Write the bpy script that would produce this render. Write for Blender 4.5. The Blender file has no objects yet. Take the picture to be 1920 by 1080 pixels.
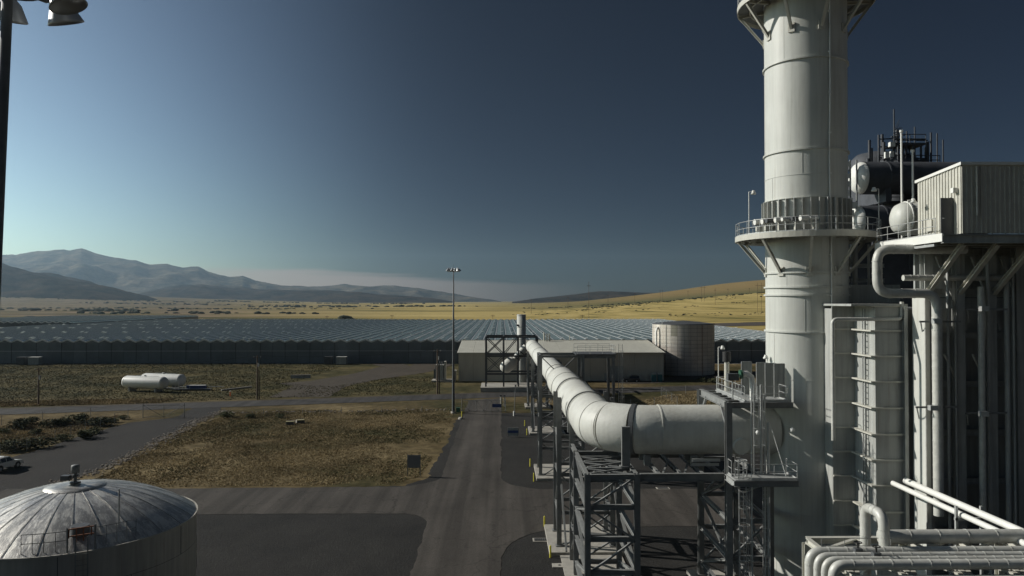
import bpy, math, random
from mathutils import Vector, Matrix, noise
R = math.radians
random.seed(7)
sc = bpy.context.scene
COL = sc.collection

# ------------------------------------------------------------------ camera
FPX, CAMZ = 1400.0, 23.0
cam = bpy.data.cameras.new('camera'); camo = bpy.data.objects.new('camera', cam); COL.objects.link(camo)
cam.sensor_width = 36; cam.lens = FPX/1920*36; cam.clip_start = .1; cam.clip_end = 60000
YAW, PITCH = math.atan(20/FPX), math.atan(23/FPX)
camo.location = (0, 0, CAMZ); camo.rotation_euler = (math.pi/2+PITCH, 0, -YAW)
sc.camera = camo
# ------------------------------------------------------------------ sky, sun, exposure
SUN_AZ, SUN_EL = R(-75), R(28)
w = bpy.data.worlds.new('World'); sc.world = w; w.use_nodes = True
wn, wl = w.node_tree.nodes, w.node_tree.links
bg = wn['Background']; bg.inputs[1].default_value = .10
sky = wn.new('ShaderNodeTexSky'); sky.sky_type = 'NISHITA'; sky.sun_disc = False
sky.sun_elevation = SUN_EL; sky.sun_rotation = SUN_AZ; sky.altitude = 1500; sky.air_density = 1.0; sky.dust_density = .6; sky.ozone_density = 1.5
# clear dry air: the sky is bright round the sun and falls off to deep navy away from it, everywhere alike
gm = wn.new('ShaderNodeGamma'); gm.inputs[1].default_value = 1.6
hs = wn.new('ShaderNodeHueSaturation'); hs.inputs['Saturation'].default_value = .80; hs.inputs['Value'].default_value = .48
tc = wn.new('ShaderNodeTexCoord'); dt = wn.new('ShaderNodeVectorMath'); dt.operation = 'DOT_PRODUCT'
GLOW_EL = R(6); dt.inputs[1].default_value = (math.cos(GLOW_EL)*math.sin(SUN_AZ), math.cos(GLOW_EL)*math.cos(SUN_AZ), math.sin(GLOW_EL)); wl.new(tc.outputs['Generated'], dt.inputs[0])
fr = wn.new('ShaderNodeValToRGB'); fr.color_ramp.interpolation = 'B_SPLINE'; el_ = fr.color_ramp.elements
for _ in range(4): el_.new(.5)
for i_, (p_, v_) in enumerate(((0, .072), (.45, .068), (.62, .064), (.735, .078), (.87, .70), (1, 1.0))): el_[i_].position = p_; el_[i_].color = (v_*(.78+.22*v_), v_*(.98-.02*v_), v_*(1.22-.54*v_), 1)
mr = wn.new('ShaderNodeMapRange'); mr.inputs[1].default_value = -1; mr.inputs[2].default_value = 1; wl.new(dt.outputs['Value'], mr.inputs[0]); wl.new(mr.outputs[0], fr.inputs[0])
mu = wn.new('ShaderNodeMix'); mu.data_type = 'RGBA'; mu.blend_type = 'MULTIPLY'; mu.inputs[0].default_value = 1
wl.new(sky.outputs[0], gm.inputs[0]); wl.new(gm.outputs[0], hs.inputs['Color']); wl.new(hs.outputs[0], mu.inputs[6]); wl.new(fr.outputs[0], mu.inputs[7])
# thin bank of dusty cloud low over the far end of the valley
sp = wn.new('ShaderNodeSeparateXYZ'); wl.new(tc.outputs['Generated'], sp.inputs[0])
def wm(op, a, b_):
    x = wn.new('ShaderNodeMath'); x.operation = op
    for k_, v_ in ((0, a), (1, b_)):
        if hasattr(v_, 'is_output'): wl.new(v_, x.inputs[k_])
        else: x.inputs[k_].default_value = v_
    return x.outputs[0]
def wr(v, a, b_, c, d):
    x = wn.new('ShaderNodeMapRange'); x.interpolation_type = 'SMOOTHSTEP'
    for k_, q_ in zip((1, 2, 3, 4), (a, b_, c, d)): x.inputs[k_].default_value = q_
    wl.new(v, x.inputs[0]); return x.outputs[0]
waz = wm('ARCTAN2', sp.outputs[0], sp.outputs[1])
cmp_ = wn.new('ShaderNodeMapping'); cmp_.inputs['Scale'].default_value = (5, 5, 90); wl.new(tc.outputs['Generated'], cmp_.inputs[0])
cnz = wn.new('ShaderNodeTexNoise'); cnz.inputs['Scale'].default_value = 1; cnz.inputs['Detail'].default_value = 5; wl.new(cmp_.outputs[0], cnz.inputs['Vector'])
ctop = wm('ADD', wr(waz, -.36, .16, .042, .020), wm('MULTIPLY', wm('SUBTRACT', cnz.outputs[0], .5), .020))
cden = wm('MULTIPLY', wr(wm('SUBTRACT', sp.outputs[2], ctop), -.006, .003, 1, 0), wm('MULTIPLY', wr(waz, -.46, -.30, 0, 1), wr(waz, -.25, .17, .85, 0)))
cl = wn.new('ShaderNodeMix'); cl.data_type = 'RGBA'; wl.new(wm('MULTIPLY', cden, .75), cl.inputs[0]); wl.new(mu.outputs[2], cl.inputs[6]); cl.inputs[7].default_value = (4.3, 3.45, 3.05, 1)
wl.new(cl.outputs[2], bg.inputs[0])
sl = bpy.data.lights.new('sun', 'SUN'); so = bpy.data.objects.new('sun', sl); COL.objects.link(so)
sl.energy = 4.6; sl.angle = R(.53); sl.color = (1, .958, .88)
SV = Vector((math.cos(SUN_EL)*math.sin(SUN_AZ), math.cos(SUN_EL)*math.cos(SUN_AZ), math.sin(SUN_EL)))
so.rotation_euler = SV.to_track_quat('Z', 'Y').to_euler(); so.location = (-60, 0, 80)
vs = sc.view_settings; vs.view_transform = 'Standard'; vs.look = 'None'; vs.exposure = 0.0; vs.gamma = 1; vs.use_curve_mapping = False
sc.cycles.use_denoising = True
sc.cycles.max_bounces = 6; sc.cycles.volume_bounces = 0; sc.cycles.caustics_reflective = False; sc.cycles.caustics_refractive = False

# ------------------------------------------------------------------ helpers
CF = Vector((math.sin(YAW)*math.cos(PITCH), math.cos(YAW)*math.cos(PITCH), math.sin(PITCH)))
CR = Vector((math.cos(YAW), -math.sin(YAW), 0)); CU = CR.cross(CF)
def ray(px, py): return CF + CR*((px-960)/FPX) + CU*((540-py)/FPX)
def at(px, py, Y): d = ray(px, py); k = Y/d.y; return Vector((0, 0, CAMZ)) + d*k
def gnd(px, py, z=0.0): d = ray(px, py); k = (z-CAMZ)/d.z; return Vector((0, 0, CAMZ)) + d*k
def sst(a, b, x):
    t = min(1, max(0, (x-a)/(b-a))); return t*t*(3-2*t)

def thing(name, label, cat, loc=(0, 0, 0), group=None):
    o = bpy.data.objects.new(name, None); COL.objects.link(o); o.location = loc; o.empty_display_size = .3
    o['label'] = label; o['category'] = cat
    if group: o['group'] = group
    return o
def tag(o, label, cat, group=None):
    o['label'] = label; o['category'] = cat
    if group: o['group'] = group
    return o
def kind(o, k, label=None, cat=None):
    o['kind'] = k
    if label: o['label'] = label
    if cat: o['category'] = cat
    return o
def root(o):
    while o.parent: o = o.parent
    return o
def link(name, me, parent=None, loc=None):
    o = bpy.data.objects.new(name, me); COL.objects.link(o)
    if parent: o.parent = parent
    if loc is not None: o.location = loc
    return o
def copy_tree(o, parent=None):
    c = o.copy(); COL.objects.link(c); c.parent = parent
    for ch in list(o.children): copy_tree(ch, c)
    return c

class MB:
    def __init__(s): s.v = []; s.f = []; s.sm = []
    def add(s, vs_, fs, smooth=False):
        n = len(s.v); s.v += [tuple(v) for v in vs_]
        for f in fs: s.f.append(tuple(i+n for i in f)); s.sm.append(smooth)
        return s
    def box(s, c, d, rz=0, M=None):
        cx, cy, cz = c; dx, dy, dz = d[0]/2, d[1]/2, d[2]/2; co, si = math.cos(rz), math.sin(rz)
        pts = []
        for z in (-dz, dz):
            for (x, y) in ((-dx, -dy), (dx, -dy), (dx, dy), (-dx, dy)):
                pts.append(Vector((cx+x*co-y*si, cy+x*si+y*co, cz+z)))
        return s.add(pts, [(3, 2, 1, 0), (4, 5, 6, 7), (0, 1, 5, 4), (1, 2, 6, 5), (2, 3, 7, 6), (3, 0, 4, 7)])
    def span(s, a, b): return s.box([(a[i]+b[i])/2 for i in range(3)], [abs(b[i]-a[i]) for i in range(3)])
    def frame(s, p, q, up=None):
        p, q = Vector(p), Vector(q); d = (q-p).normalized()
        u = Vector(up) if up else (Vector((0, 0, 1)) if abs(d.z) < .95 else Vector((0, 1, 0)))
        a = d.cross(u).normalized(); b = a.cross(d).normalized(); return p, q, a, b
    def prism(s, p, q, prof, up=None):
        p, q, a, b = s.frame(p, q, up); n = len(prof)
        vv = [p+a*x+b*y for x, y in prof]+[q+a*x+b*y for x, y in prof]
        fs = [(i, (i+1) % n, n+(i+1) % n, n+i) for i in range(n)]+[tuple(range(n-1, -1, -1)), tuple(range(n, 2*n))]
        return s.add(vv, fs)
    def bar(s, p, q, w_, h_=None, up=None):
        h_ = h_ or w_; return s.prism(p, q, [(-w_/2, -h_/2), (w_/2, -h_/2), (w_/2, h_/2), (-w_/2, h_/2)], up)
    def ibeam(s, p, q, w_, h_, t=None, up=None):
        t = t or max(.025, w_*.11); a, b, c = w_/2, h_/2, t/2
        return s.prism(p, q, [(-a, -b), (a, -b), (a, -b+t), (c, -b+t), (c, b-t), (a, b-t), (a, b), (-a, b), (-a, b-t), (-c, b-t), (-c, -b+t), (-a, -b+t)], up)
    def cyl(s, p, q, r, r2=None, n=12, caps=True):
        r2 = r if r2 is None else r2; p, q, a, b = s.frame(p, q)
        vv = []
        for c, rr in ((p, r), (q, r2)):
            for i in range(n):
                t = 2*math.pi*i/n; vv.append(c+a*(math.cos(t)*rr)+b*(math.sin(t)*rr))
        s.add(vv, [(i, (i+1) % n, n+(i+1) % n, n+i) for i in range(n)], True)
        if caps: s.add(vv, [tuple(range(n-1, -1, -1)), tuple(range(n, 2*n))])
        return s
    def tube(s, pts, r, n=10, caps=True):
        pts = [Vector(p) for p in pts]; rr = r if isinstance(r, (list, tuple)) else [r]*len(pts)
        d0 = (pts[1]-pts[0]).normalized(); u = Vector((0, 0, 1)) if abs(d0.z) < .9 else Vector((0, 1, 0))
        a = d0.cross(u).normalized(); rings = []
        for i, p in enumerate(pts):
            d = ((pts[min(i+1, len(pts)-1)]-p).normalized()+(p-pts[max(i-1, 0)]).normalized()).normalized()
            a = (a-d*a.dot(d)).normalized(); b = a.cross(d)
            rings.append([p+a*(math.cos(2*math.pi*k/n)*rr[i])+b*(math.sin(2*math.pi*k/n)*rr[i]) for k in range(n)])
        vv = [v for g in rings for v in g]
        fs = [(i*n+k, i*n+(k+1) % n, (i+1)*n+(k+1) % n, (i+1)*n+k) for i in range(len(pts)-1) for k in range(n)]
        s.add(vv, fs, True)
        if caps: s.add(rings[0], [tuple(range(n-1, -1, -1))]); s.add(rings[-1], [tuple(range(n))])
        return s
    def lathe(s, prof, c=(0, 0, 0), n=32, a0=0, a1=None, smooth=True, axis='z'):
        full = a1 is None; a1 = a0+2*math.pi if full else a1; m = n if full else n+1; vv = []
        for (r, z) in prof:
            for i in range(m):
                t = a0+(a1-a0)*i/n
                if axis == 'z': vv.append((c[0]+r*math.cos(t), c[1]+r*math.sin(t), c[2]+z))
                elif axis == 'x': vv.append((c[0]+z, c[1]+r*math.cos(t), c[2]+r*math.sin(t)))
                else: vv.append((c[0]+r*math.sin(t), c[1]+z, c[2]+r*math.cos(t)))
        fs = []
        for j in range(len(prof)-1):
            for i in range(n if full else n):
                k = (i+1) % m; fs.append((j*m+i, j*m+k, (j+1)*m+k, (j+1)*m+i))
        return s.add(vv, fs, smooth)
    def ring(s, c, d, r, w_, h_, n=32):
        # square-section hoop round axis d
        d = Vector(d).normalized(); u = Vector((0, 0, 1)) if abs(d.z) < .9 else Vector((0, 1, 0)); a = d.cross(u).normalized(); b = a.cross(d); c = Vector(c); vv = []
        for (rr, o) in ((r, -w_/2), (r+h_, -w_/2), (r+h_, w_/2), (r, w_/2)):
            for i in range(n):
                t = 2*math.pi*i/n; vv.append(c+a*(rr*math.cos(t))+b*(rr*math.sin(t))+d*o)
        return s.add(vv, [(j*n+i, j*n+(i+1) % n, ((j+1) % 4)*n+(i+1) % n, ((j+1) % 4)*n+i) for j in range(4) for i in range(n)])
    def mesh(s, name, m, off=(0, 0, 0)):
        me = bpy.data.meshes.new(name); o = Vector(off)
        me.from_pydata([tuple(Vector(v)-o) for v in s.v], [], s.f)
        me.polygons.foreach_set('use_smooth', s.sm); me.materials.append(m); me.update()
        return me
    def build(s, name, m, parent=None, label=None):
        # vertices are given in world coordinates; parts are stored relative to their thing's base
        off = root(parent).location if parent else Vector((0, 0, 0))
        o = link(name, s.mesh(name, m, off), parent)
        if label: o['label'] = label
        return o

def fix_normals():
    import bmesh
    seen = set()
    for o in bpy.data.objects:
        if o.type == 'MESH' and o.data.name not in seen and not o.data.get('keep'):
            seen.add(o.data.name); bm = bmesh.new(); bm.from_mesh(o.data); bmesh.ops.recalc_face_normals(bm, faces=bm.faces); bm.to_mesh(o.data); bm.free()

# ------------------------------------------------------------------ materials
def newmat(name):
    m = bpy.data.materials.new(name); m.use_nodes = True; nt = m.node_tree
    return m, nt.nodes, nt.links, nt.nodes['Principled BSDF']
def mapped(n, l, scale, src='Position'):
    g = n.new('ShaderNodeNewGeometry') if src == 'Position' else n.new('ShaderNodeTexCoord'); mp = n.new('ShaderNodeMapping'); mp.inputs['Scale'].default_value = scale
    l.new(g.outputs[src], mp.inputs['Vector']); return mp.outputs[0]
def noisetex(n, l, vec, scale, detail=4, rough=.55):
    t = n.new('ShaderNodeTexNoise'); t.inputs['Scale'].default_value = scale; t.inputs['Detail'].default_value = detail; t.inputs['Roughness'].default_value = rough
    l.new(vec, t.inputs['Vector']); return t.outputs['Fac']
def ramp(n, l, fac, stops):
    r = n.new('ShaderNodeValToRGB'); e = r.color_ramp.elements
    while len(e) < len(stops): e.new(.5)
    for i, (p, c) in enumerate(stops): e[i].position = p; e[i].color = (*c, 1) if len(c) == 3 else c
    l.new(fac, r.inputs[0]); return r.outputs[0]
def mixc(n, l, fac, a, b, mode='MIX'):
    x = n.new('ShaderNodeMix'); x.data_type = 'RGBA'; x.blend_type = mode
    for i, v in ((0, fac), (6, a), (7, b)):
        if hasattr(v, 'is_output'): l.new(v, x.inputs[i])
        elif i == 0: x.inputs[0].default_value = v
        else: x.inputs[i].default_value = (*v, 1)
    return x.outputs[2]
def maprange(n, l, v, a, b, c=0, d=1):
    x = n.new('ShaderNodeMapRange'); x.inputs[1].default_value = a; x.inputs[2].default_value = b; x.inputs[3].default_value = c; x.inputs[4].default_value = d
    l.new(v, x.inputs[0]); return x.outputs[0]
def bump(n, l, bsdf, h, strength, dist=.05):
    b = n.new('ShaderNodeBump'); b.inputs['Strength'].default_value = strength; b.inputs['Distance'].default_value = dist
    l.new(h, b.inputs['Height']); l.new(b.outputs[0], bsdf.inputs['Normal'])
def g3(v): return (v, v, v)
def mat(name, col, rough=.6, metal=0., var=.12, scale=1.2, streak=0., bmp=0., bscale=25., rnd=0., spec=.5, dirt=None, runs=0.):
    m, n, l, b = newmat(name)
    f = noisetex(n, l, mapped(n, l, (1, 1, 1)), scale, 6, .6)
    c = ramp(n, l, f, [(.25, [x*(1-var) for x in col]), (.75, [x*(1+var) for x in col])])
    if streak:
        f2 = noisetex(n, l, mapped(n, l, (2.2, 2.2, .12)), 1.6, 5, .6)
        c = mixc(n, l, 1.0, c, ramp(n, l, f2, [(.35, g3(1-streak)), (.6, g3(1.0))]), 'MULTIPLY')
    if runs:
        f4 = noisetex(n, l, mapped(n, l, (3.2, 3.2, .10)), 1.0, 7, .62); f5 = noisetex(n, l, mapped(n, l, (.5, .5, .35)), 1.0, 4, .6)
        k4 = mixc(n, l, 1.0, ramp(n, l, f4, [(.54, g3(0)), (.68, g3(runs))]), ramp(n, l, f5, [(.42, g3(0)), (.6, g3(1))]), 'MULTIPLY')
        c = mixc(n, l, k4, c, (.20, .15, .10))
    if dirt:
        f3 = noisetex(n, l, mapped(n, l, (1, 1, 1)), scale*.35, 8, .7)
        c = mixc(n, l, ramp(n, l, f3, [(.55, g3(0)), (.72, g3(.8))]), c, dirt)
    if rnd:
        oi = n.new('ShaderNodeObjectInfo'); c = mixc(n, l, 1.0, c, ramp(n, l, oi.outputs['Random'], [(0, g3(1-rnd)), (1, g3(1+rnd))]), 'MULTIPLY')
    l.new(c, b.inputs['Base Color']); b.inputs['Roughness'].default_value = rough; b.inputs['Metallic'].default_value = metal
    b.inputs['Specular IOR Level'].default_value = spec
    if bmp: bump(n, l, b, noisetex(n, l, mapped(n, l, (1, 1, 1)), bscale, 5, .6), bmp)
    return m
M = {}
M['cream'] = mat('cream_paint', (.55, .56, .52), .5, var=.07, scale=.35, streak=.10, spec=.4, runs=.28, bmp=.22, bscale=.9, rnd=.035)
M['frp'] = mat('wound_pipe', (.59, .59, .545), .5, var=.09, scale=.5, streak=.08, bmp=.35, bscale=5, dirt=(.48, .47, .42), spec=.35, rnd=.05, runs=.15)
M['insul'] = mat('pipe_cladding', (.50, .50, .465), .48, metal=.1, var=.16, scale=2.5, dirt=(.34, .33, .29))
M['galv'] = mat('galvanised_steel', (.19, .195, .19), .6, metal=.0, var=.22, scale=2.0, rnd=.12)
M['rail'] = mat('galvanised_rail', (.42, .43, .42), .45, metal=.3, var=.15, scale=3)
M['darksteel'] = mat('dark_steel', (.09, .095, .10), .55, metal=.2, var=.2, scale=1.5)
M['casing'] = mat('boiler_casing', (.38, .39, .37), .6, var=.1, scale=.5, streak=.22, runs=.4)
M['wall'] = mat('boiler_wall', (.42, .44, .43), .6, var=.2, scale=.5, streak=.3)
M['column'] = mat('column_grey', (.42, .43, .41), .6, var=.12, scale=1, streak=.25, runs=.4)
M['rear'] = mat('shaded_steel', (.055, .06, .07), .7, var=.3, scale=1)  # dark bluish colour carries the shade and haze of the rear unit
M['whitep'] = mat('white_paint', (.72, .72, .68), .45, var=.05, scale=1)
M['steelcream'] = mat('cream_steel', (.52, .51, .45), .5, var=.12, scale=1.5, streak=.1)
M['concrete'] = mat('concrete', (.36, .34, .30), .85, var=.18, scale=1.3, bmp=.3, dirt=(.2, .18, .15))
M['brown'] = mat('brown_sheet', (.15, .135, .115), .55, var=.08, scale=.4, streak=.15)
M['roofsheet'] = mat('tan_roof_sheet', (.33, .315, .25), .5, var=.08, scale=.3)
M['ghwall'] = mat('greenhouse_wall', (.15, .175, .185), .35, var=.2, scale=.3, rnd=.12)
M['ghwall2'] = mat('greenhouse_lower_wall', (.155, .175, .185), .45, var=.2, scale=.3, rnd=.12)
M['alu'] = mat('aluminium_bar', (.50, .52, .53), .4, metal=.3, var=.1)
def m_vent():
    m, n, l, b = newmat('vent_pane'); b.inputs['Base Color'].default_value = (.75, .76, .74, 1); b.inputs['Roughness'].default_value = .4
    tr = n.new('ShaderNodeBsdfTranslucent'); tr.inputs[0].default_value = (.75, .77, .76, 1); mx = n.new('ShaderNodeMixShader'); mx.inputs[0].default_value = .5
    l.new(b.outputs[0], mx.inputs[1]); l.new(tr.outputs[0], mx.inputs[2]); l.new(mx.outputs[0], n['Material Output'].inputs['Surface']); return m
M['vent'] = m_vent()
M['wood'] = mat('pole_wood', (.14, .10, .07), .85, var=.25, scale=6, streak=.3)
M['black'] = mat('black_rubber', (.02, .02, .02), .7, var=.2)
M['glassdark'] = mat('tinted_glass', (.02, .025, .03), .08, var=.1)
M['yellow'] = mat('yellow_paint', (.62, .55, .05), .5, var=.12, scale=4, dirt=(.3, .25, .06))
M['orange'] = mat('orange_plastic', (.75, .17, .03), .5, var=.1)
M['rust'] = mat('rusty_steel', (.23, .095, .045), .8, var=.3, scale=6)
M['teal'] = mat('teal_plastic', (.05, .16, .17), .5, var=.1)
M['blue'] = mat('blue_paint', (.04, .07, .2), .5, var=.15, scale=3)
M['green'] = mat('green_paint', (.03, .10, .06), .5, var=.15)
M['tankshell'] = mat('tank_shell_paint', (.44, .42, .37), .7, var=.1, scale=.5, streak=.2, runs=.5)
M['dirt'] = mat('dark_soil', (.055, .042, .032), .95, var=.3, scale=.4)

def sheet_rib(name, col, period, axis, rough=.5, depth=.04):
    m, n, l, b = newmat(name)
    wv = n.new('ShaderNodeTexWave'); wv.wave_type = 'BANDS'; wv.bands_direction = axis; wv.inputs['Scale'].default_value = 1/period*.3183*math.pi/ (2*math.pi)*2*math.pi/ (math.pi*2)*math.pi
    wv.inputs['Distortion'].default_value = 0
    l.new(mapped(n, l, (1, 1, 1)), wv.inputs['Vector'])
    f = noisetex(n, l, mapped(n, l, (1, 1, .3)), .5, 5)
    c = ramp(n, l, f, [(.3, [x*.9 for x in col]), (.7, [x*1.08 for x in col])])
    l.new(c, b.inputs['Base Color']); b.inputs['Roughness'].default_value = rough
    bump(n, l, b, wv.outputs['Fac'], 1.0, depth); return m
M['brownrib'] = sheet_rib('brown_ribbed_sheet', (.54, .50, .42), .9, 'X', .55, .02)
M['roofrib'] = sheet_rib('tan_ribbed_roof', (.52, .51, .44), .9, 'X', .5, .02)
M['shedrib'] = sheet_rib('cream_ribbed_sheet', (.50, .48, .43), .3, 'X', .5, .03)

def m_asphalt(name, a, b_, scale=.25):
    m, n, l, b = newmat(name)
    big = noisetex(n, l, mapped(n, l, (1, .35, 1)), scale, 7, .62); fine = noisetex(n, l, mapped(n, l, (1, 1, 1)), 9, 6, .7)
    c = mixc(n, l, 1.0, ramp(n, l, big, [(.3, a), (.7, b_)]), ramp(n, l, fine, [(.3, g3(.72)), (.7, g3(1.28))]), 'MULTIPLY')
    vo = n.new('ShaderNodeTexVoronoi'); vo.feature = 'DISTANCE_TO_EDGE'; vo.inputs['Scale'].default_value = .16
    nz = n.new('ShaderNodeTexNoise'); nz.inputs['Scale'].default_value = .6; nz.inputs['Detail'].default_value = 6
    pv = mapped(n, l, (1, 1, 1)); l.new(pv, nz.inputs['Vector'])
    vm = n.new('ShaderNodeVectorMath'); vm.operation = 'MULTIPLY_ADD'; vm.inputs[1].default_value = (3, 3, 0); l.new(nz.outputs['Color'], vm.inputs[0]); l.new(pv, vm.inputs[2]); l.new(vm.outputs[0], vo.inputs['Vector'])
    c = mixc(n, l, ramp(n, l, vo.outputs['Distance'], [(.0, g3(.55)), (.012, g3(0))]), c, [x*.4 for x in a])
    tr = noisetex(n, l, mapped(n, l, (.55, .012, 1)), 1.0, 4, .55); st = noisetex(n, l, mapped(n, l, (1, .5, 1)), .7, 6, .7)
    c = mixc(n, l, 1.0, c, ramp(n, l, tr, [(.4, g3(.74)), (.6, g3(1.2))]), 'MULTIPLY'); c = mixc(n, l, ramp(n, l, st, [(.62, g3(0)), (.7, g3(.55))]), c, [x*.45 for x in a])
    l.new(c, b.inputs['Base Color']); b.inputs['Roughness'].default_value = .9; b.inputs['Specular IOR Level'].default_value = .2
    bump(n, l, b, fine, .6, .04); return m
M['asphalt'] = m_asphalt('asphalt', (.046, .041, .036), (.076, .068, .060))
M['farroad'] = m_asphalt('worn_asphalt', (.042, .040, .039), (.06, .056, .053), .15)
def m_gravel(name, a, b_):
    m, n, l, b = newmat(name)
    big = noisetex(n, l, mapped(n, l, (1, .6, 1)), .16, 8, .72); fine = noisetex(n, l, mapped(n, l, (1, 1, 1)), 4.5, 8, .8)
    c = mixc(n, l, 1.0, ramp(n, l, big, [(.3, a), (.7, b_)]), ramp(n, l, fine, [(.3, g3(.5)), (.55, g3(1.0)), (.75, g3(1.9))]), 'MULTIPLY')
    l.new(c, b.inputs['Base Color']); b.inputs['Roughness'].default_value = .95; b.inputs['Specular IOR Level'].default_value = .15
    bump(n, l, b, fine, .9, .12); return m
M['gravel'] = m_gravel('dark_gravel', (.023, .0225, .022), (.045, .043, .040))
M['gravel2'] = m_gravel('grey_gravel', (.036, .034, .033), (.052, .048, .045))
M['track'] = m_gravel('track_gravel', (.065, .055, .045), (.095, .08, .063))
def m_ground():
    m, n, l, b = newmat('dry_ground')
    P = mapped(n, l, (1, 1, 1)); sx = n.new('ShaderNodeSeparateXYZ'); l.new(P, sx.inputs[0])
    n1 = noisetex(n, l, P, .035, 6, .6); n2 = noisetex(n, l, P, .5, 8, .72); n3 = noisetex(n, l, P, .09, 5, .6)
    near = ramp(n, l, n1, [(.38, (.055, .052, .024)), (.5, (.115, .088, .046)), (.64, (.22, .172, .095))])
    near = mixc(n, l, 1.0, near, ramp(n, l, n2, [(.3, g3(.5)), (.52, g3(1)), (.7, g3(1.6))]), 'MULTIPLY')
    bankf = mixc(n, l, 1.0, mixc(n, l, 1.0, maprange(n, l, sx.outputs[1], 160, 185), maprange(n, l, sx.outputs[1], 300, 270), 'MULTIPLY'), maprange(n, l, sx.outputs[0], 10, -10), 'MULTIPLY')
    near = mixc(n, l, bankf, near, mixc(n, l, 1.0, ramp(n, l, n3, [(.38, (.045, .045, .022)), (.6, (.11, .092, .046))]), ramp(n, l, n2, [(.3, g3(.6)), (.7, g3(1.4))]), 'MULTIPLY'))
    # beyond the glasshouse: pale stubble, golden grass, sage strips
    Pf = mapped(n, l, (.0022, .009, 1)); f1 = noisetex(n, l, Pf, 1.0, 7, .62)
    Pg = mapped(n, l, (.02, .05, 1)); f2 = noisetex(n, l, Pg, 1.0, 7, .7)
    gold = ramp(n, l, f1, [(.36, (.16, .145, .05)), (.46, (.40, .31, .115)), (.62, (.52, .41, .17))])
    gold = mixc(n, l, ramp(n, l, f2, [(.58, g3(0)), (.66, g3(.85))]), gold, (.07, .068, .032))
    valley = ramp(n, l, f1, [(.40, (.04, .046, .022)), (.455, (.20, .15, .07)), (.50, (.075, .075, .032)), (.54, (.28, .195, .14)), (.60, (.11, .10, .045)), (.68, (.25, .185, .11))])
    az = n.new('ShaderNodeMath'); az.operation = 'DIVIDE'; l.new(sx.outputs[0], az.inputs[0]); l.new(sx.outputs[1], az.inputs[1])
    far = mixc(n, l, maprange(n, l, az.outputs[0], -.42, -.1), valley, gold)
    # greener sage belt on the right-hand bench, brown tops beyond it
    far = mixc(n, l, maprange(n, l, sx.outputs[1], 1450, 1750), far, mixc(n, l, maprange(n, l, az.outputs[0], -.05, .15), far, mixc(n, l, f2, (.10, .10, .045), (.17, .15, .06))))
    far = mixc(n, l, maprange(n, l, sx.outputs[1], 2250, 2600), far, mixc(n, l, maprange(n, l, az.outputs[0], .02, .2), far, mixc(n, l, f1, (.16, .115, .055), (.36, .265, .11))))
    c = mixc(n, l, maprange(n, l, sx.outputs[1], 480, 620), near, far)
    l.new(c, b.inputs['Base Color']); b.inputs['Roughness'].default_value = 1; b.inputs['Specular IOR Level'].default_value = .05
    bump(n, l, b, n2, .8, .35); return m
M['ground'] = m_ground()
def m_rock(name, a, b_, scale):
    m, n, l, b = newmat(name)
    f = noisetex(n, l, mapped(n, l, (1, 1, 1.6)), scale, 9, .68); f2 = noisetex(n, l, mapped(n, l, (1, 1, 1)), scale*7, 6, .7)
    c = mixc(n, l, 1.0, ramp(n, l, f, [(.4, a), (.6, b_)]), ramp(n, l, f2, [(.3, g3(.6)), (.7, g3(1.3))]), 'MULTIPLY')
    l.new(c, b.inputs['Base Color']); b.inputs['Roughness'].default_value = 1; b.inputs['Specular IOR Level'].default_value = 0; return m
M['mount'] = m_rock('mountain_scrub', (.04, .045, .036), (.17, .14, .10), .0035)
M['hills'] = m_rock('hill_scrub', (.016, .019, .016), (.07, .055, .04), .005)
M['stone'] = mat('pale_stone', (.22, .19, .155), .9, var=.35, scale=1.5)
def m_glassroof():
    m, n, l, b = newmat('glasshouse_roof'); n.remove(b)
    oi = n.new('ShaderNodeObjectInfo'); f = noisetex(n, l, mapped(n, l, (1, .08, 1)), .25, 5, .6)
    tp = n.new('ShaderNodeBsdfTransparent'); l.new(ramp(n, l, f, [(.3, (.72, .80, .80)), (.7, (.84, .90, .89))]), tp.inputs[0])
    gl = n.new('ShaderNodeBsdfPrincipled'); gl.inputs['Base Color'].default_value = (.10, .125, .125, 1); gl.inputs['Roughness'].default_value = .22
    fn = n.new('ShaderNodeLayerWeight'); fn.inputs[0].default_value = .35
    mx = n.new('ShaderNodeMixShader'); l.new(ramp(n, l, fn.outputs['Fresnel'], [(0, g3(.18)), (1, g3(.75))]), mx.inputs[0]); l.new(tp.outputs[0], mx.inputs[1]); l.new(gl.outputs[0], mx.inputs[2]); l.new(mx.outputs[0], n['Material Output'].inputs['Surface']); return m
M['glassroof'] = m_glassroof()
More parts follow.
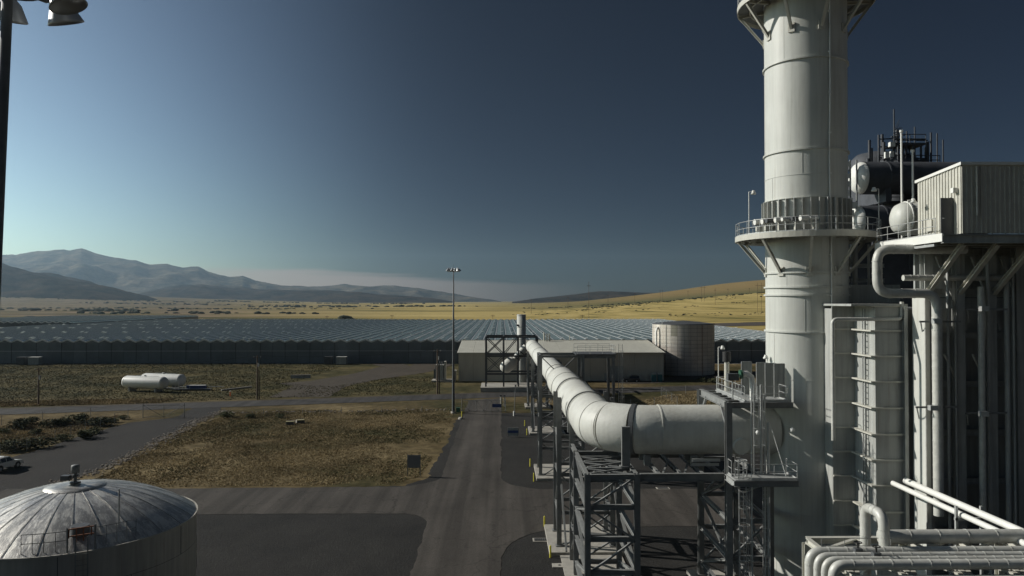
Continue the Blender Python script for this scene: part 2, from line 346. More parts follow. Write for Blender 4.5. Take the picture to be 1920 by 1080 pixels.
def m_dome():
    m, n, l, b = newmat('weathered_dome')
    oi = n.new('ShaderNodeObjectInfo'); P = mapped(n, l, (.6, 1.5, .6), 'Object')
    va = n.new('ShaderNodeVectorMath'); va.operation = 'MULTIPLY_ADD'; va.inputs[1].default_value = (40, 40, 40); cx_ = n.new('ShaderNodeCombineXYZ'); l.new(oi.outputs['Random'], cx_.inputs[0]); l.new(oi.outputs['Random'], cx_.inputs[1]); l.new(cx_.outputs[0], va.inputs[0]); l.new(P, va.inputs[2]); P = va.outputs[0]
    f = noisetex(n, l, P, 1.3, 9, .68); f2 = noisetex(n, l, P, 4.5, 7, .7)
    c = mixc(n, l, ramp(n, l, f, [(.47, g3(0)), (.56, g3(1))]), (.46, .445, .42), (.70, .68, .63))
    c = mixc(n, l, ramp(n, l, f2, [(.58, g3(0)), (.66, g3(.55))]), c, (.22, .21, .20))
    f3 = noisetex(n, l, P, 7, 8, .75); c = mixc(n, l, ramp(n, l, f3, [(.56, g3(0)), (.60, g3(.9))]), c, (.86, .85, .80))
    c = mixc(n, l, 1.0, c, ramp(n, l, oi.outputs['Random'], [(0, g3(.78)), (1, g3(1.12))]), 'MULTIPLY')
    l.new(c, b.inputs['Base Color']); b.inputs['Metallic'].default_value = .65
    l.new(ramp(n, l, f, [(.4, g3(.38)), (.6, g3(.52))]), b.inputs['Roughness']); bump(n, l, b, f2, .35, .05); return m
M['dome'] = m_dome()
def m_leaf(name, a, b_):
    m, n, l, b = newmat(name); g = n.new('ShaderNodeNewGeometry')
    P = mapped(n, l, (1, 1, 1)); f = noisetex(n, l, P, .12, 5, .6)
    c = mixc(n, l, g.outputs['Random Per Island'], a, b_); c = mixc(n, l, 1.0, c, ramp(n, l, f, [(.35, g3(.65)), (.65, g3(1.25))]), 'MULTIPLY')
    l.new(c, b.inputs['Base Color']); b.inputs['Roughness'].default_value = .9; b.inputs['Specular IOR Level'].default_value = .1; return m
M['straw'] = m_leaf('straw_grass', (.13, .098, .05), (.50, .40, .23))
M['weed'] = m_leaf('green_weed', (.05, .055, .025), (.14, .12, .058))
M['bankw'] = m_leaf('bank_weed', (.04, .042, .019), (.12, .105, .05))
M['leaf'] = m_leaf('shrub_leaf', (.06, .07, .04), (.14, .14, .08))
M['corr'] = None
def m_bolted():
    m, n, l, b = newmat('bolted_tank_panel'); oi = n.new('ShaderNodeObjectInfo')
    f = noisetex(n, l, mapped(n, l, (1, 1, .25)), .6, 6, .6)
    c = mixc(n, l, 1.0, ramp(n, l, f, [(.3, (.60, .55, .48)), (.7, (.68, .62, .55))]), ramp(n, l, oi.outputs['Random'], [(0, g3(.95)), (1, g3(1.05))]), 'MULTIPLY')
    l.new(c, b.inputs['Base Color']); b.inputs['Metallic'].default_value = .4; b.inputs['Roughness'].default_value = .48; return m
M['bolted'] = m_bolted()

# ------------------------------------------------------------------ generic parts
def beam(p, q, w_, h_, m, parent, name='beam', up=None): return MB().ibeam(p, q, w_, h_, up=up).build(name, m, parent)
def railing(pts, parent, h=1.07, m=None, gap=1.5, r=.025, closed=False, toe=True, base_dz=0):
    m = m or M['rail']; b = MB(); pts = [Vector(p) for p in pts]; segs = list(zip(pts, pts[1:]+[pts[0]] if closed else pts[1:]))
    up = Vector((0, 0, 1))
    for p, q in segs:
        for k in (h, h*.52): b.cyl(p+up*k, q+up*k, r, n=6)
        if toe: b.bar(p+up*.07, q+up*.07, .012, .12)
    rl = b.build('railing', m, parent); off = root(parent).location
    pm = MB().cyl((0, 0, 0), (0, 0, h), r, n=6).mesh('post', m)
    for p, q in segs:
        n = max(1, round((q-p).length/gap))
        for i in range(n+(0 if closed or (q-pts[-1]).length > 1e-6 else 1)):
            link('post', pm, rl, p+(q-p)*(i/n)-off)
    return rl
def ladder(p, h, face, parent, m=None, cage=True, w_=.5, cage0=2.2):
    # p = foot, face = horizontal unit vector pointing away from the wall
    m = m or M['rail']; p = Vector(p); f = Vector(face).normalized(); s = Vector((f.y, -f.x, 0)); b = MB()
    for k in (-1, 1): b.bar(p+s*(k*w_/2), p+s*(k*w_/2)+Vector((0, 0, h)), .05, .05)
    n = int(h/.3)
    for i in range(n): b.cyl(p+s*(-w_/2)+Vector((0, 0, .3*i+.15)), p+s*(w_/2)+Vector((0, 0, .3*i+.15)), .014, n=5, caps=False)
    ld = b.build('ladder', m, parent)
    if cage:
        c = MB(); z = cage0; rr = .38
        hoops = []
        while z <= h+.01:
            pts = [p+s*(rr*math.cos(t))+f*(.12+rr*.9+rr*math.sin(t))+Vector((0, 0, z)) for t in [R(-60)+R(300)*i/10 for i in range(11)]]
            pts = [p+s*(-w_/2)+Vector((0, 0, z))]+[p+s*(rr*math.cos(math.pi-t))+f*(.35+rr*math.sin(t))+Vector((0, 0, z)) for t in [math.pi*i/8 for i in range(9)]]+[p+s*(w_/2)+Vector((0, 0, z))]
            for a_, b_ in zip(pts, pts[1:]): c.bar(a_, b_, .05, .012)
            hoops.append(pts); z += 1.2
        for k in (2, 4, 5, 6, 8): c.bar(hoops[0][k], hoops[-1][k], .04, .01)
        c.build('cage', m, ld)
    return ld
def floodlight(p, h, parent, aim=(1, 0, 0), m=None):
    m = m or M['whitep']; p = Vector(p); a = Vector(aim)*.35; t = p+Vector((0, 0, h))
    MB().tube([p, t-Vector((0, 0, .15)), t, t+a], .035, 6).build('lamp_post', m, parent)
    MB().lathe([(.0, .12), (.10, .12), (.13, .0), (.2, -.1), (.19, -.18), (0, -.2)], tuple(t+a), 12).build('lamp_head', m, parent)
def tower(name, label, x0, x1, y0, y1, zt, levels, m, group=None, footing=None, cw=.42, bw=.3, z0=0.):
    t = thing(name, label, 'steel tower', ((x0+x1)/2, (y0+y1)/2, 0), group)
    for x in (x0, x1):
        for y in (y0, y1): MB().ibeam((x, y, z0), (x, y, zt), cw, cw, up=(0, 1, 0)).build('column', m, t)
    zs = [z0+.15]+list(levels)
    for i, z in enumerate(levels):
        for y in (y0, y1): beam((x0+cw/2, y, z), (x1-cw/2, y, z), bw*.8, bw, m, t)
        for x in (x0, x1): beam((x, y0+cw/2, z), (x, y1-cw/2, z), bw*.8, bw, m, t)
    for i in range(len(zs)-1):
        a, b = zs[i], zs[i+1]
        for j, x in enumerate((x0, x1)):
            if i % 2 == 0: MB().ibeam((x, y0+.2, a), (x, y1-.2, b-.15), .2, .2).build('brace', m, t)
            else: MB().ibeam((x, y1-.2, a), (x, y0+.2, b-.15), .2, .2).build('brace', m, t)
        for j, y in enumerate((y0, y1)):
            if (i+j) % 2 == 0: MB().bar((x0+.2, y+.06, a), (x1-.2, y+.06, b-.15), .2, .12).build('brace', m, t)
            else: MB().bar((x1-.2, y-.06, a), (x0+.2, y-.06, b-.15), .2, .12).build('brace', m, t)
    if footing:
        fx0, fx1, fy0, fy1 = footing; MB().span((fx0, fy0, -.3), (fx1, fy1, .35)).build('footing', M['concrete'], t)
    for x in (x0, x1):
        for y in (y0, y1): MB().box((x, y, .42 if footing else .04), (.7, .7, .06)).build('base_plate', m, t)
    return t
def pipe(name, label, pts, r, m=None, rad=None, group=None, bands=0, n=14):
    # pipe with rounded bends; cladding bands as parts
    m = m or M['insul']; pts = [Vector(p) for p in pts]; rad = rad or r*2.6; out = [pts[0]]
    for i in range(1, len(pts)-1):
        a, b, c = pts[i-1], pts[i], pts[i+1]; u = (a-b).normalized(); v = (c-b).normalized(); rr = min(rad, (a-b).length*.48, (c-b).length*.48)
        p0, p1 = b+u*rr, b+v*rr
        for k in range(8): t = k/7; out.append(p0*(1-t)**2+b*2*t*(1-t)+p1*t*t)
    out.append(pts[-1])
    t = thing(name, label, 'pipe', pts[0], group); MB().tube(out, r, n).build('run', m, t)
    if bands:
        bm_ = MB()
        for i in range(len(pts)-1):
            p, q = pts[i], pts[i+1]; L = (q-p).length; k = 1
            while k*bands < L-rad*.8:
                if k*bands > rad*.8: MB().ring(p+(q-p)*(k*bands/L), q-p, r*.98, .05, r*.07+.004, 12).build('band', m, t)
                k += 1
    return t

# ================================================================== SETTING
def H(x, y):
    z = .5*sst(228, 262, y)
    if y > 600:
        a = x/y
        z += sst(.0, .46, a)*(48*sst(620, 1700, y)+80*sst(1900, 3300, y))
        z += sst(.06, .3, a)*sst(1900, 2600, y)*16*noise.noise((x*.0021, y*.0016, 3.1))
        d = math.hypot(x, y); z += sst(2500, 6800, d)*85*sst(.15, .7, -a)
        z += sst(700, 2500, y)*4*noise.noise((x*.0012, y*.0012, 7.7))
    return z
def gaxis(lo, hi, n, k):
    # fine near zero, coarse far away
    out = []
    for i in range(n+1):
        t = i/n; s_ = math.asinh(lo/k)*(1-t)+math.asinh(hi/k)*t; out.append(k*math.sinh(s_))
    return out
xs, ys = gaxis(-13000, 13000, 190, 160), gaxis(-700, 13200, 210, 120)
b = MB(); b.add([(x, y, H(x, y)) for y in ys for x in xs], [(j*len(xs)+i, j*len(xs)+i+1, (j+1)*len(xs)+i+1, (j+1)*len(xs)+i) for j in range(len(ys)-1) for i in range(len(xs)-1)], True)
kind(b.build('ground', M['ground']), 'structure')

def ridge(name, m, D, prof, front, back, nz, seed, base=0, nv=70, du=3):
    # a range of relief: crest line given as (bearing px, crest px) turned into heights at distance D
    def crest(px):
        for (a, ya), (c, yc) in zip(prof, prof[1:]):
            if a <= px <= c:
                t = (px-a)/(c-a); return ya+(yc-ya)*t
        return prof[0][1] if px < prof[0][0] else prof[-1][1]
    b = MB(); px0, px1 = prof[0][0], prof[-1][0]; nu = int((px1-px0)/du); vv = []
    for j in range(nv+1):
        t = j/nv; d = D-front+(front+back)*t; s_ = (d-(D-front))/front if d < D else 1-(d-D)/back
        for i in range(nu+1):
            px = px0+(px1-px0)*i/nu; hgt = max(0, (563-crest(px))/FPX*D+CAMZ); q = at(px, 563, d); x, y = q.x, q.y
            sp_ = noise.noise((x*.0016+seed, y*.0007, seed))+.5*noise.noise((x*.0037, y*.0016+seed, 1.3)); f = max(0, s_)**(1.15+.75*sp_ if d < D else 1)
            rn = 0; amp = 1; fr = .0011
            for o in range(5): rn += amp*(1-abs(noise.noise((x*fr+seed, y*fr, seed*2.3)))*2); amp *= .5; fr *= 2.1
            edge = 1-abs(2*min(1, max(0, s_))-1) if d < D else .3
            vv.append((x, y, base*0+hgt*f*(1+ .0*rn)+nz*rn*(edge*.55+.06*min(1, s_*3))*min(1, hgt/200+.15)*(1 if s_ > 0 else 0)-30*(1-min(1, s_*8))))
    n1 = nu+1
    b.add(vv, [(j*n1+i, j*n1+i+1, (j+1)*n1+i+1, (j+1)*n1+i) for j in range(nv) for i in range(nu)], True)
    return kind(b.build(name, m), 'structure')
ridge('mountain_range', M['mount'], 11000, [(-260, 500), (-120, 488), (0, 481), (30, 482), (60, 476), (100, 471), (118, 470), (130, 473), (152, 470), (175, 478), (215, 485), (255, 488), (280, 496), (312, 496), (330, 502), (345, 506), (372, 504), (390, 512), (430, 520), (455, 520), (478, 530), (515, 535), (560, 539), (620, 546), (700, 556), (800, 566)], 3200, 1800, 115, 3.3)
ridge('mountain_range', M['mount'], 11800, [(480, 560), (560, 540), (620, 537), (645, 534), (690, 538), (740, 537), (790, 543), (830, 549), (870, 555), (905, 560), (940, 566)], 2200, 1200, 80, 8.8)
ridge('foothills', M['hills'], 5200, [(-260, 486), (-100, 490), (0, 498), (38, 508), (80, 514), (120, 524), (160, 533), (200, 545), (250, 556), (300, 566)], 1500, 900, 110, 12.1)
ridge('foothills', M['hills'], 7600, [(210, 566), (260, 552), (320, 540), (370, 538), (420, 541), (480, 545), (560, 546), (640, 548), (720, 553), (800, 560), (850, 567)], 1300, 700, 90, 17.5)
ridge('foothills', M['hills'], 7000, [(960, 567), (1000, 561), (1040, 557), (1090, 552), (1130, 548), (1165, 547), (1205, 550), (1260, 551), (1320, 548), (1400, 545), (1500, 545), (1650, 548), (1900, 556)], 1500, 900, 60, 22.2)

def sheet(name, m, pts, z, sub=.8, jit=.25, knd='structure'):
    # flat sheet with a slightly ragged edge
    out = []; random.seed(len(name)+len(pts))
    for a, c in zip(pts, pts[1:]+pts[:1]):
        a, c = Vector(a[:2]), Vector(c[:2]); n = max(1, min(200, int((c-a).length/sub)))
        for i in range(n):
            p = a+(c-a)*(i/n); p += Vector((random.uniform(-jit, jit), random.uniform(-jit, jit)))+Vector((noise.noise((p.x*.18, p.y*.18, 4)), noise.noise((p.x*.18, p.y*.18, 9))))*(jit*2.2); out.append((p.x, p.y, z))
    return kind(MB().add(out, [tuple(range(len(out)))]).build(name, m), knd)
def G(*l): return [gnd(x, y)[:2] for x, y in l]
# dark gravel yard, grey gravel lane on the left, asphalt drive with a crossing, the road behind
yard = [(-160, -60), (80, -60), (80, 150), (12, 152), (1.2, 153), (-8.6, 151), (-8.8, 120), (-9.5, 97), (-12, 93), (-30, 91.5), (-49, 92), (-56, 90), (-75, 84), (-160, 70)]
sheet('gravel_yard', M['gravel'], yard, .02)
sheet('gravel_lane', M['gravel2'], G((-420, 1010), (-420, 980), (-150, 905), (0, 866), (90, 838), (160, 815), (240, 793), (330, 783), (362, 766), (420, 763), (400, 778), (330, 808), (250, 850), (180, 884), (120, 905), (0, 960), (-200, 1030)), .035, 2)
def arc(cx, cy, r, a0, a1, n=10): return [(cx+r*math.cos(R(a0+(a1-a0)*i/n)), cy+r*math.sin(R(a0+(a1-a0)*i/n))) for i in range(n+1)]
drive = [(-7.6, 172)]+[(-7.7, 130)]+arc(-13.7, 98.5, 6, 0, -90)+[(-60, 92)]+[(-60, 81)]+arc(-11.2, 77.5, 3.5, 90, 0)+[(-7.7, 20), (-7.7, -40), (0, -40), (0, 60)]+arc(9, 67, 9, 180, 90)+[(70, 76), (70, 91)]+arc(6, 97, 6, 270, 180)+[(0, 130), (0, 176)]
sheet('drive', M['asphalt'], drive, .045, .8, .12)
def strip(name, m, pts, w_, dz=.04, n=40, cross=5):
    P_ = [Vector(p) for p in pts]; vv = []; L = [0]
    for a, c in zip(P_, P_[1:]): L.append(L[-1]+(c-a).length)
    for i in range(n+1):
        s_ = L[-1]*i/n; k = max(j for j in range(len(L)-1) if L[j] <= s_+1e-6); t = (s_-L[k])/(L[k+1]-L[k]); p = P_[k].lerp(P_[k+1], t)
        d = (P_[min(k+1, len(P_)-1)]-P_[k]).normalized(); s2 = Vector((-d.y, d.x))
        ww = w_*(1+.12*noise.noise((s_*.2, 1.7, len(name))))
        for j in range(cross+1):
            q = p+s2*(ww*(j/cross-.5)); vv.append((q.x, q.y, H(q.x, q.y)+dz))
    c1 = cross+1
    return kind(MB().add(vv, [(i*c1+j, i*c1+j+1, (i+1)*c1+j+1, (i+1)*c1+j) for i in range(n) for j in range(cross)], True).build(name, m), 'structure')
strip('road', M['farroad'], [(-260, 114), (-104, 155), (-43, 170), (-11, 178.5), (50, 194.5), (160, 222)], 8.5, .06, 90)
strip('road_verge', M['track'], [(-260, 119.5), (-104, 160.5), (-43, 175), (-11, 183.6), (50, 199.6), (160, 227)], 2.2, .04, 90)
strip('dirt_track', M['track'], [gnd(*p)[:2] for p in ((560, 745), (600, 724), (680, 708), (760, 698), (800, 691), (815, 685))], 14, .05, 30)
strip('dirt_track', M['track'], [gnd(*p)[:2] for p in ((540, 722), (610, 716), (690, 702), (745, 690), (720, 684))], 10, .07, 30)
strip('dirt_track', M['track'], [gnd(*p)[:2] for p in ((1100, 712), (1200, 717), (1320, 706), (1480, 697))], 9, .045, 30)
strip('greenhouse_path', M['concrete'], [(-260, 265.4), (-14, 265.4)], 1.6, .05, 60, 1)
strip('greenhouse_path', M['concrete'], [(50, 264.8), (125, 264.8)], 3.2, .05, 20, 1)

# ================================================================== GLASSHOUSES
def glasshouse(label, x0, nb, bay, y0, y1, zb, ze, zr, rows, xvis, nvent):
    t = thing('greenhouse', label, 'greenhouse', (x0, y0, zb)); L = y1-y0
    span = MB(); hb = bay/2
    span.add([(0, 0, ze-zb), (hb, 0, zr-zb), (hb, L, zr-zb), (0, L, ze-zb)], [(0, 1, 2, 3)]); span.add([(hb, 0, zr-zb), (bay, 0, ze-zb), (bay, L, ze-zb), (hb, L, zr-zb)], [(0, 1, 2, 3)])
    span = span.mesh('roof_span', M['glassroof'])
    rb = MB().box((hb, L/2, zr-zb+.06), (.16, L, .14)).mesh('ridge_bar', M['alu']); gb = MB().box((0, L/2, ze-zb+.05), (.34, L, .14)).mesh('gutter', M['alu'])
    gab = MB().add([(.06, .12, ze-zb), (bay-.06, .12, ze-zb), (hb, .12, zr-zb-.05)], [(0, 1, 2)]).mesh('gable', M['ghwall'])
    vrg = MB().bar((0, -.2, ze-zb), (hb, -.2, zr-zb+.08), .3, .42).bar((hb, -.2, zr-zb+.08), (bay, -.2, ze-zb), .3, .42).mesh('verge_bar', M['whitep'])  # white stands in for light glinting off the metal capping
    zm = (ze-zb)*.58
    up_ = MB().box((hb, .18, (zm+ze-zb)/2+.02), (bay-.1, .12, ze-zb-zm-.08)).mesh('wall_panel', M['ghwall'])
    lo_ = MB().box((hb, .16, zm/2), (bay-.1, .12, zm-.06)).mesh('lower_wall_panel', M['ghwall2'])
    post = MB().box((0, .1, (ze-zb)/2), (.14, .2, ze-zb)).mesh('wall_post', M['darksteel'])
    ven = MB(); ven.bar((hb+.05, 0, zr-zb+.12), (hb+1.2, 0, zr-zb+.42), 1.7, .05, up=(0, 0, 1)); ven = ven.mesh('roof_vent', M['vent'])
    vents = []
    for i in range(nb):
        x = i*bay
        link('roof_span', span, t, (x, 0, 0)); link('ridge_bar', rb, t, (x, 0, 0)); link('gutter', gb, t, (x, 0, 0))
        if x0+x > xvis:
            link('gable', gab, t, (x, 0, 0)); link('verge_bar', vrg, t, (x, 0, 0)); link('wall_panel', up_, t, (x, 0, 0)); link('lower_wall_panel', lo_, t, (x, 0, 0))
            if i % 2 == 0: link('wall_post', post, t, (x, 0, 0))
        for k, yy in enumerate(rows):
            yv = yy+(i % 2)*6+random.uniform(-1, 1); px = 940+(x0+x)/yv*1400
            if -30 < px < 1450: vents.append((yv, x))
    vents.sort()
    for yv, x in vents[:nvent]: link('roof_vent', ven, t, (x, yv-y0, 0))
    if vents[nvent:]:
        vb = MB()
        for yv, x in vents[nvent:]: vb.bar((x0+x+hb+.05, yv, zr+.12), (x0+x+hb+1.2, yv, zr+.42), 1.7, .05, up=(0, 0, 1))
        kind(vb.build('distant_roof_vents', M['vent'], t), 'stuff')
    # closed shell behind the glazing: sides, back and ceiling in shade
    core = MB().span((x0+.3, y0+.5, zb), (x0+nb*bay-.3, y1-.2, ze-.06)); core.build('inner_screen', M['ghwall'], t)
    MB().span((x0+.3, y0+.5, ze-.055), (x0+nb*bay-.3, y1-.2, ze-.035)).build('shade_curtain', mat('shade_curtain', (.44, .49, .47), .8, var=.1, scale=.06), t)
    MB().box((x0+nb*bay/2, y0+.06, zb+.58*(ze-zb)), (nb*bay, .1, .16)).build('wall_rail', M['alu'], t)
    return t
GH0, GHB = -262, 4.4
glasshouse('vast low greenhouse with rows of pitched glass roofs across the middle distance', GH0, 87, GHB, 268, 566,   .5, 8.1, 8.9, [276, 326, 378, 432, 490, 545], -200, 300)
glasshouse('separate greenhouse block behind the vast one at the far left', -360, 24, GHB, 446, 632, .5, 9.6, 10.4, [], -330, 0)

# ================================================================== BROWN BUILDING, BOLTED TANK AND THEIR YARD
t = thing('metal_building', 'long brown metal building with pale sloping roof in front of the greenhouse', 'building', (17, 213, 0))
bx0, bx1, by0, by1, bym = -12.2, 46.4, 213, 263, 238
npan = 14; dx = (bx1-bx0)/npan
for i in range(npan): MB().box((bx0+dx*(i+.5), by0+.1, 3.95), (dx-.04, .2, 7.9)).build('wall_panel', M['brownrib'], t)
b = MB()
for x in (bx0, bx1): b.add([(x, by0+.2, 0), (x, by1, 0), (x, by1, 8), (x, bym, 10.0), (x, by0+.2, 8)], [(0, 1, 2, 3, 4)])
b.build('gable_wall', M['brown'], t); MB().span((bx0, by1-.2, 0), (bx1, by1, 7.9)).build('back_wall', M['brown'], t)
for i in range(npan):
    xa, xb = bx0-.4*(i == 0)+dx*i+.02, bx0+.4*(i == npan-1)+dx*(i+1)-.02
    MB().add([(xa, by0-.5, 8.0), (xb, by0-.5, 8.0), (xb, bym, 10.15), (xa, bym, 10.15), (xa, by0-.5, 8.12), (xb, by0-.5, 8.12), (xb, bym, 10.27), (xa, bym, 10.27)], [(0, 1, 2, 3), (4, 5, 6, 7), (0, 1, 5, 4), (1, 2, 6, 5), (3, 0, 4, 7)]).build('roof_panel', M['roofrib'], t)
MB().add([(bx0-.4, by1+.4, 8.0), (bx1+.4, by1+.4, 8), (bx1+.4, bym, 10.2), (bx0-.4, bym, 10.2)], [(0, 1, 2, 3)]).build('rear_roof', M['roofrib'], t)
MB().box(((bx0+bx1)/2, by0-.56, 8.02), (bx1-bx0+.9, .12, .26)).build('gutter', M['steelcream'], t)
MB().box(((bx0+bx1)/2, bym, 10.32), (bx1-bx0+.8, .5, .1)).build('ridge_cap', M['roofsheet'], t)
d = MB().box((32.8, by0-.03, 2.1), (3.9, .1, 4.2)).build('roller_door', mat('pale_door', (.24, .245, .25), .5), t)
for i in range(6): MB().box((32.8, by0-.1, .35+.7*i), (3.8, .05, .62)).build('door_slat', M['casing'], d)
MB().box((29.9, by0-.03, 1.1), (1.0, .08, 2.2)).build('side_door', M['casing'], t)
for x, h, r in ((13.5, 2.6, .22), (14.4, 2.2, .22), (15.2, 2.2, .25), (21.6, 1.6, .14)): MB().cyl((x, 236, 9.6), (x, 236, 10.2+h), r, n=10).build('flue', M['steelcream'], t)
# bolted water tank
TX, TY, TR, TH = 57.6, 236, 9.6, 15.6
t = thing('water_tank', 'big round bolted steel water tank beside the brown building', 'tank', (TX, TY, 0))
nr, npn = 13, 30; pm = MB().lathe([(TR, .02), (TR+.03, TH/nr*.5), (TR, TH/nr-.03)], (0, 0, 0), 3, -math.pi/npn+.003, math.pi/npn-.003).mesh('tank_panel', M['bolted']); pm['keep'] = 1
pale = MB().lathe([(TR, .02), (TR+.035, TH/nr*.5), (TR, TH/nr-.03)], (0, 0, 0), 3, -math.pi/npn+.003, math.pi/npn-.003).mesh('tank_panel', M['roofsheet']); pale['keep'] = 1
for j in range(nr):
    for k in range(npn):
        a = 2*math.pi*k/npn
        fac = math.cos(a-math.atan2(-TY, -TX))
        if fac < -.15: continue
        o = link('tank_panel', pale if (j in (10, 11, 12) and abs(a-R(243)) < .14) else pm, t, (0, 0, j*TH/nr)); o.rotation_euler.z = a
MB().lathe([(TR-.06, 0), (TR-.06, TH-.1)], (TX, TY, 0), 60).build('inner_shell', M['darksteel'], t)
MB().lathe([(TR+.12, TH-.12), (TR+.12, TH+.08), (TR-.3, TH+.1), (TR*.5, TH+.62), (0, TH+1.0)], (TX, TY, 0), 60).build('tank_roof', M['darksteel'], t)
a = R(205); e = Vector((math.cos(a), math.sin(a), 0)); q = Vector((TX, TY, 0))+e*(TR+.8)
MB().tube([q+Vector((0, 0, 0)), q+Vector((0, 0, 13.2)), q+Vector((0, 0, 14.2))-e*.3, q-e*.8+Vector((0, 0, 14.5))], .32, 10).build('overflow_pipe', M['whitep'], t)
a = R(216); e = Vector((math.cos(a), math.sin(a), 0)); ladder(Vector((TX, TY, .2))+e*(TR+.25), TH+.8, e, t, M['whitep'])
for a in (225, 266, 292): e = Vector((math.cos(R(a)), math.sin(R(a)), 0)); MB().bar(Vector((TX, TY, .1))+e*(TR+.06), Vector((TX, TY, TH))+e*(TR+.06), .12, .06, up=(-e.y, e.x, 0)).build('conduit', M['rust'] if a == 292 else M['steelcream'], t)
# portable toilets
for i, x in enumerate((43.2, 44.9)):
    t = thing('portable_toilet', ('left' if i == 0 else 'right')+' one of two teal portable toilets by the brown building', 'portable toilet', (x, 211.2, 0), 'portable toilets')
    MB().box((x, 211.2, 1.05), (1.15, 1.15, 2.05)).build('cabin', M['teal'], t); MB().box((x, 210.58, 1.0), (.8, .05, 1.85)).build('door', M['teal'], t)
    MB().lathe([(.82, 2.06), (.78, 2.2), (.5, 2.36), (0, 2.42)], (x, 211.2, 0), 4, R(45), smooth=False).build('roof', M['steelcream'], t); MB().cyl((x+.4, 211.5, 2.1), (x+.4, 211.5, 2.6), .06, n=6).build('vent_pipe', M['whitep'], t)
def vehicle(name, label, loc, rz, paint, dark=M['glassdark'], suv=True):
    t = thing(name, label, 'car', loc)
    def put(b, nm, m, par=t): me = b.mesh(nm, m); return link(nm, me, par)
    # side outline (x forward, z up) for body; half width changes with height
    body = [(-2.35, .45), (-2.38, .95), (-2.3, 1.08), (.95, 1.12), (1.6, 1.05), (2.25, .93), (2.35, .72), (2.3, .42)]
    wheel_x = (-1.4, 1.45); b = MB(); hw = .92; n = len(body)
    for s_ in (-1, 1): b.add([(x, s_*hw*(1 if z < 1 else .96), z) for x, z in body], [tuple(range(n)) if s_ < 0 else tuple(range(n-1, -1, -1))])
    vv = [(x, -hw*(1 if z < 1 else .96), z) for x, z in body]+[(x, hw*(1 if z < 1 else .96), z) for x, z in body]
    b.add(vv, [(i, (i+1) % n, n+(i+1) % n, n+i) for i in range(n)]); put(b, 'body', paint)
    cab = [(-2.28, 1.09), (-2.12, 1.78), (-.05, 1.82), (.3, 1.76), (.98, 1.12)]; b = MB(); n = len(cab)
    def ww(z): return .88-.17*(z-1.1)/.7
    b.add([(x, -ww(z), z) for x, z in cab]+[(x, ww(z), z) for x, z in cab], [(i, (i+1) % n, n+(i+1) % n, n+i) for i in range(n)]+[tuple(range(n)), tuple(range(2*n-1, n-1, -1))]); put(b, 'cabin', paint)
    for s_ in (-1, 1):
        for (xa, xb, xc, xd) in ((-2.1, -1.98, -1.32, -1.32), (-1.24, -1.24, -.42, -.42), (-.34, -.34, .22, .72)):
            zz = (1.16, 1.68); b = MB(); o = .012
            b.add([(xa, s_*(ww(zz[0])+o), zz[0]), (xd, s_*(ww(zz[0])+o), zz[0]), (xc, s_*(ww(zz[1])+o), zz[1]), (xb, s_*(ww(zz[1])+o), zz[1])], [(0, 1, 2, 3)]); put(b, 'side_window', dark)
        for x in wheel_x:
            wh = put(MB().cyl((x, s_*.72, .37), (x, s_*.945, .37), .37, n=20), 'wheel', M['black']); put(MB().cyl((x, s_*.9, .37), (x, s_*.955, .37), .22, n=14), 'rim', M['alu'], wh)
            put(MB().cyl((x, s_*.70, .42), (x, s_*.935, .42), .46, n=20), 'wheel_arch', M['black'])
        put(MB().box((2.3, s_*.68, .82), (.1, .32, .16)), 'headlight', M['alu']); put(MB().box((-2.36, s_*.78, .85), (.06, .14, .3)), 'tail_light', M['orange'])
        put(MB().box((.78, s_*1.02, 1.16), (.12, .18, .14)), 'mirror', paint)
    b = MB(); b.add([(.33, -.66, 1.74), (.33, .66, 1.74), (.97, .8, 1.16), (.97, -.8, 1.16)], [(0, 1, 2, 3)])
    for i, v in enumerate(b.v): b.v[i] = (v[0]+.02, v[1], v[2]+.02)
    put(b, 'windscreen', dark); put(MB().box((2.36, 0, .52), (.16, 1.8, .2)), 'bumper', M['darksteel']); put(MB().box((2.345, 0, .78), (.05, .9, .18)), 'grille', M['black'])
    if suv:
        for s_ in (-1, 1): put(MB().bar((-1.9, s_*.6, 1.87), (-.1, s_*.6, 1.87), .05, .05), 'roof_rack', M['black'])
    t.rotation_euler.z = rz; return t
g = gnd(6, 881); g2 = gnd(40, 871); vehicle('parked_car', 'white estate car parked on the grey gravel lane at left edge', (g.x, g.y, .04), math.atan2(g2.y-g.y, g2.x-g.x)-R(4), M['whitep'])
vehicle('parked_car', 'dark car parked in the shade against the brown building', (36.5, 209.8, .04), R(180), mat('dark_car_paint', (.05, .05, .055), .3))

# flue-gas frame at the far end of the big pipe, drum and vent stack
t = thing('steel_frame', 'dark cross-braced steel frame at the far end of the big white pipe', 'steel frame', (2.6, 191, 0))
fx = (-3.9, .6, 4.3, 9.1); fz = 13.7
for y in (189, 196):
    for x in fx: MB().ibeam((x, y, .6), (x, y, fz), .4, .4, up=(0, 1, 0)).build('column', M['darksteel'], t)
    for z in (fz, 8.9, 4.4): beam((fx[0], y, z), (fx[-1], y, z), .35, .45, M['darksteel'], t)
    for a, c in ((0, 1), (1, 2)):
        MB().bar((fx[a], y-.1, 9.1), (fx[c], y-.1, fz-.2), .28, .2).build('brace', M['darksteel'], t)
        if a == 0: MB().bar((fx[a], y-.15, fz-.2), (fx[c], y-.15, 9.1), .28, .2).build('brace', M['darksteel'], t); MB().bar((fx[a], y-.1, 4.6), (fx[c], y-.1, 8.7), .2, .16).build('brace', M['darksteel'], t); MB().bar((fx[a], y-.15, 8.7), (fx[c], y-.15, 4.6), .2, .16).build('brace', M['darksteel'], t)
for x in fx:
    for z in (fz, 8.9): beam((x, 189.2, z), (x, 195.8, z), .35, .4, M['darksteel'], t)
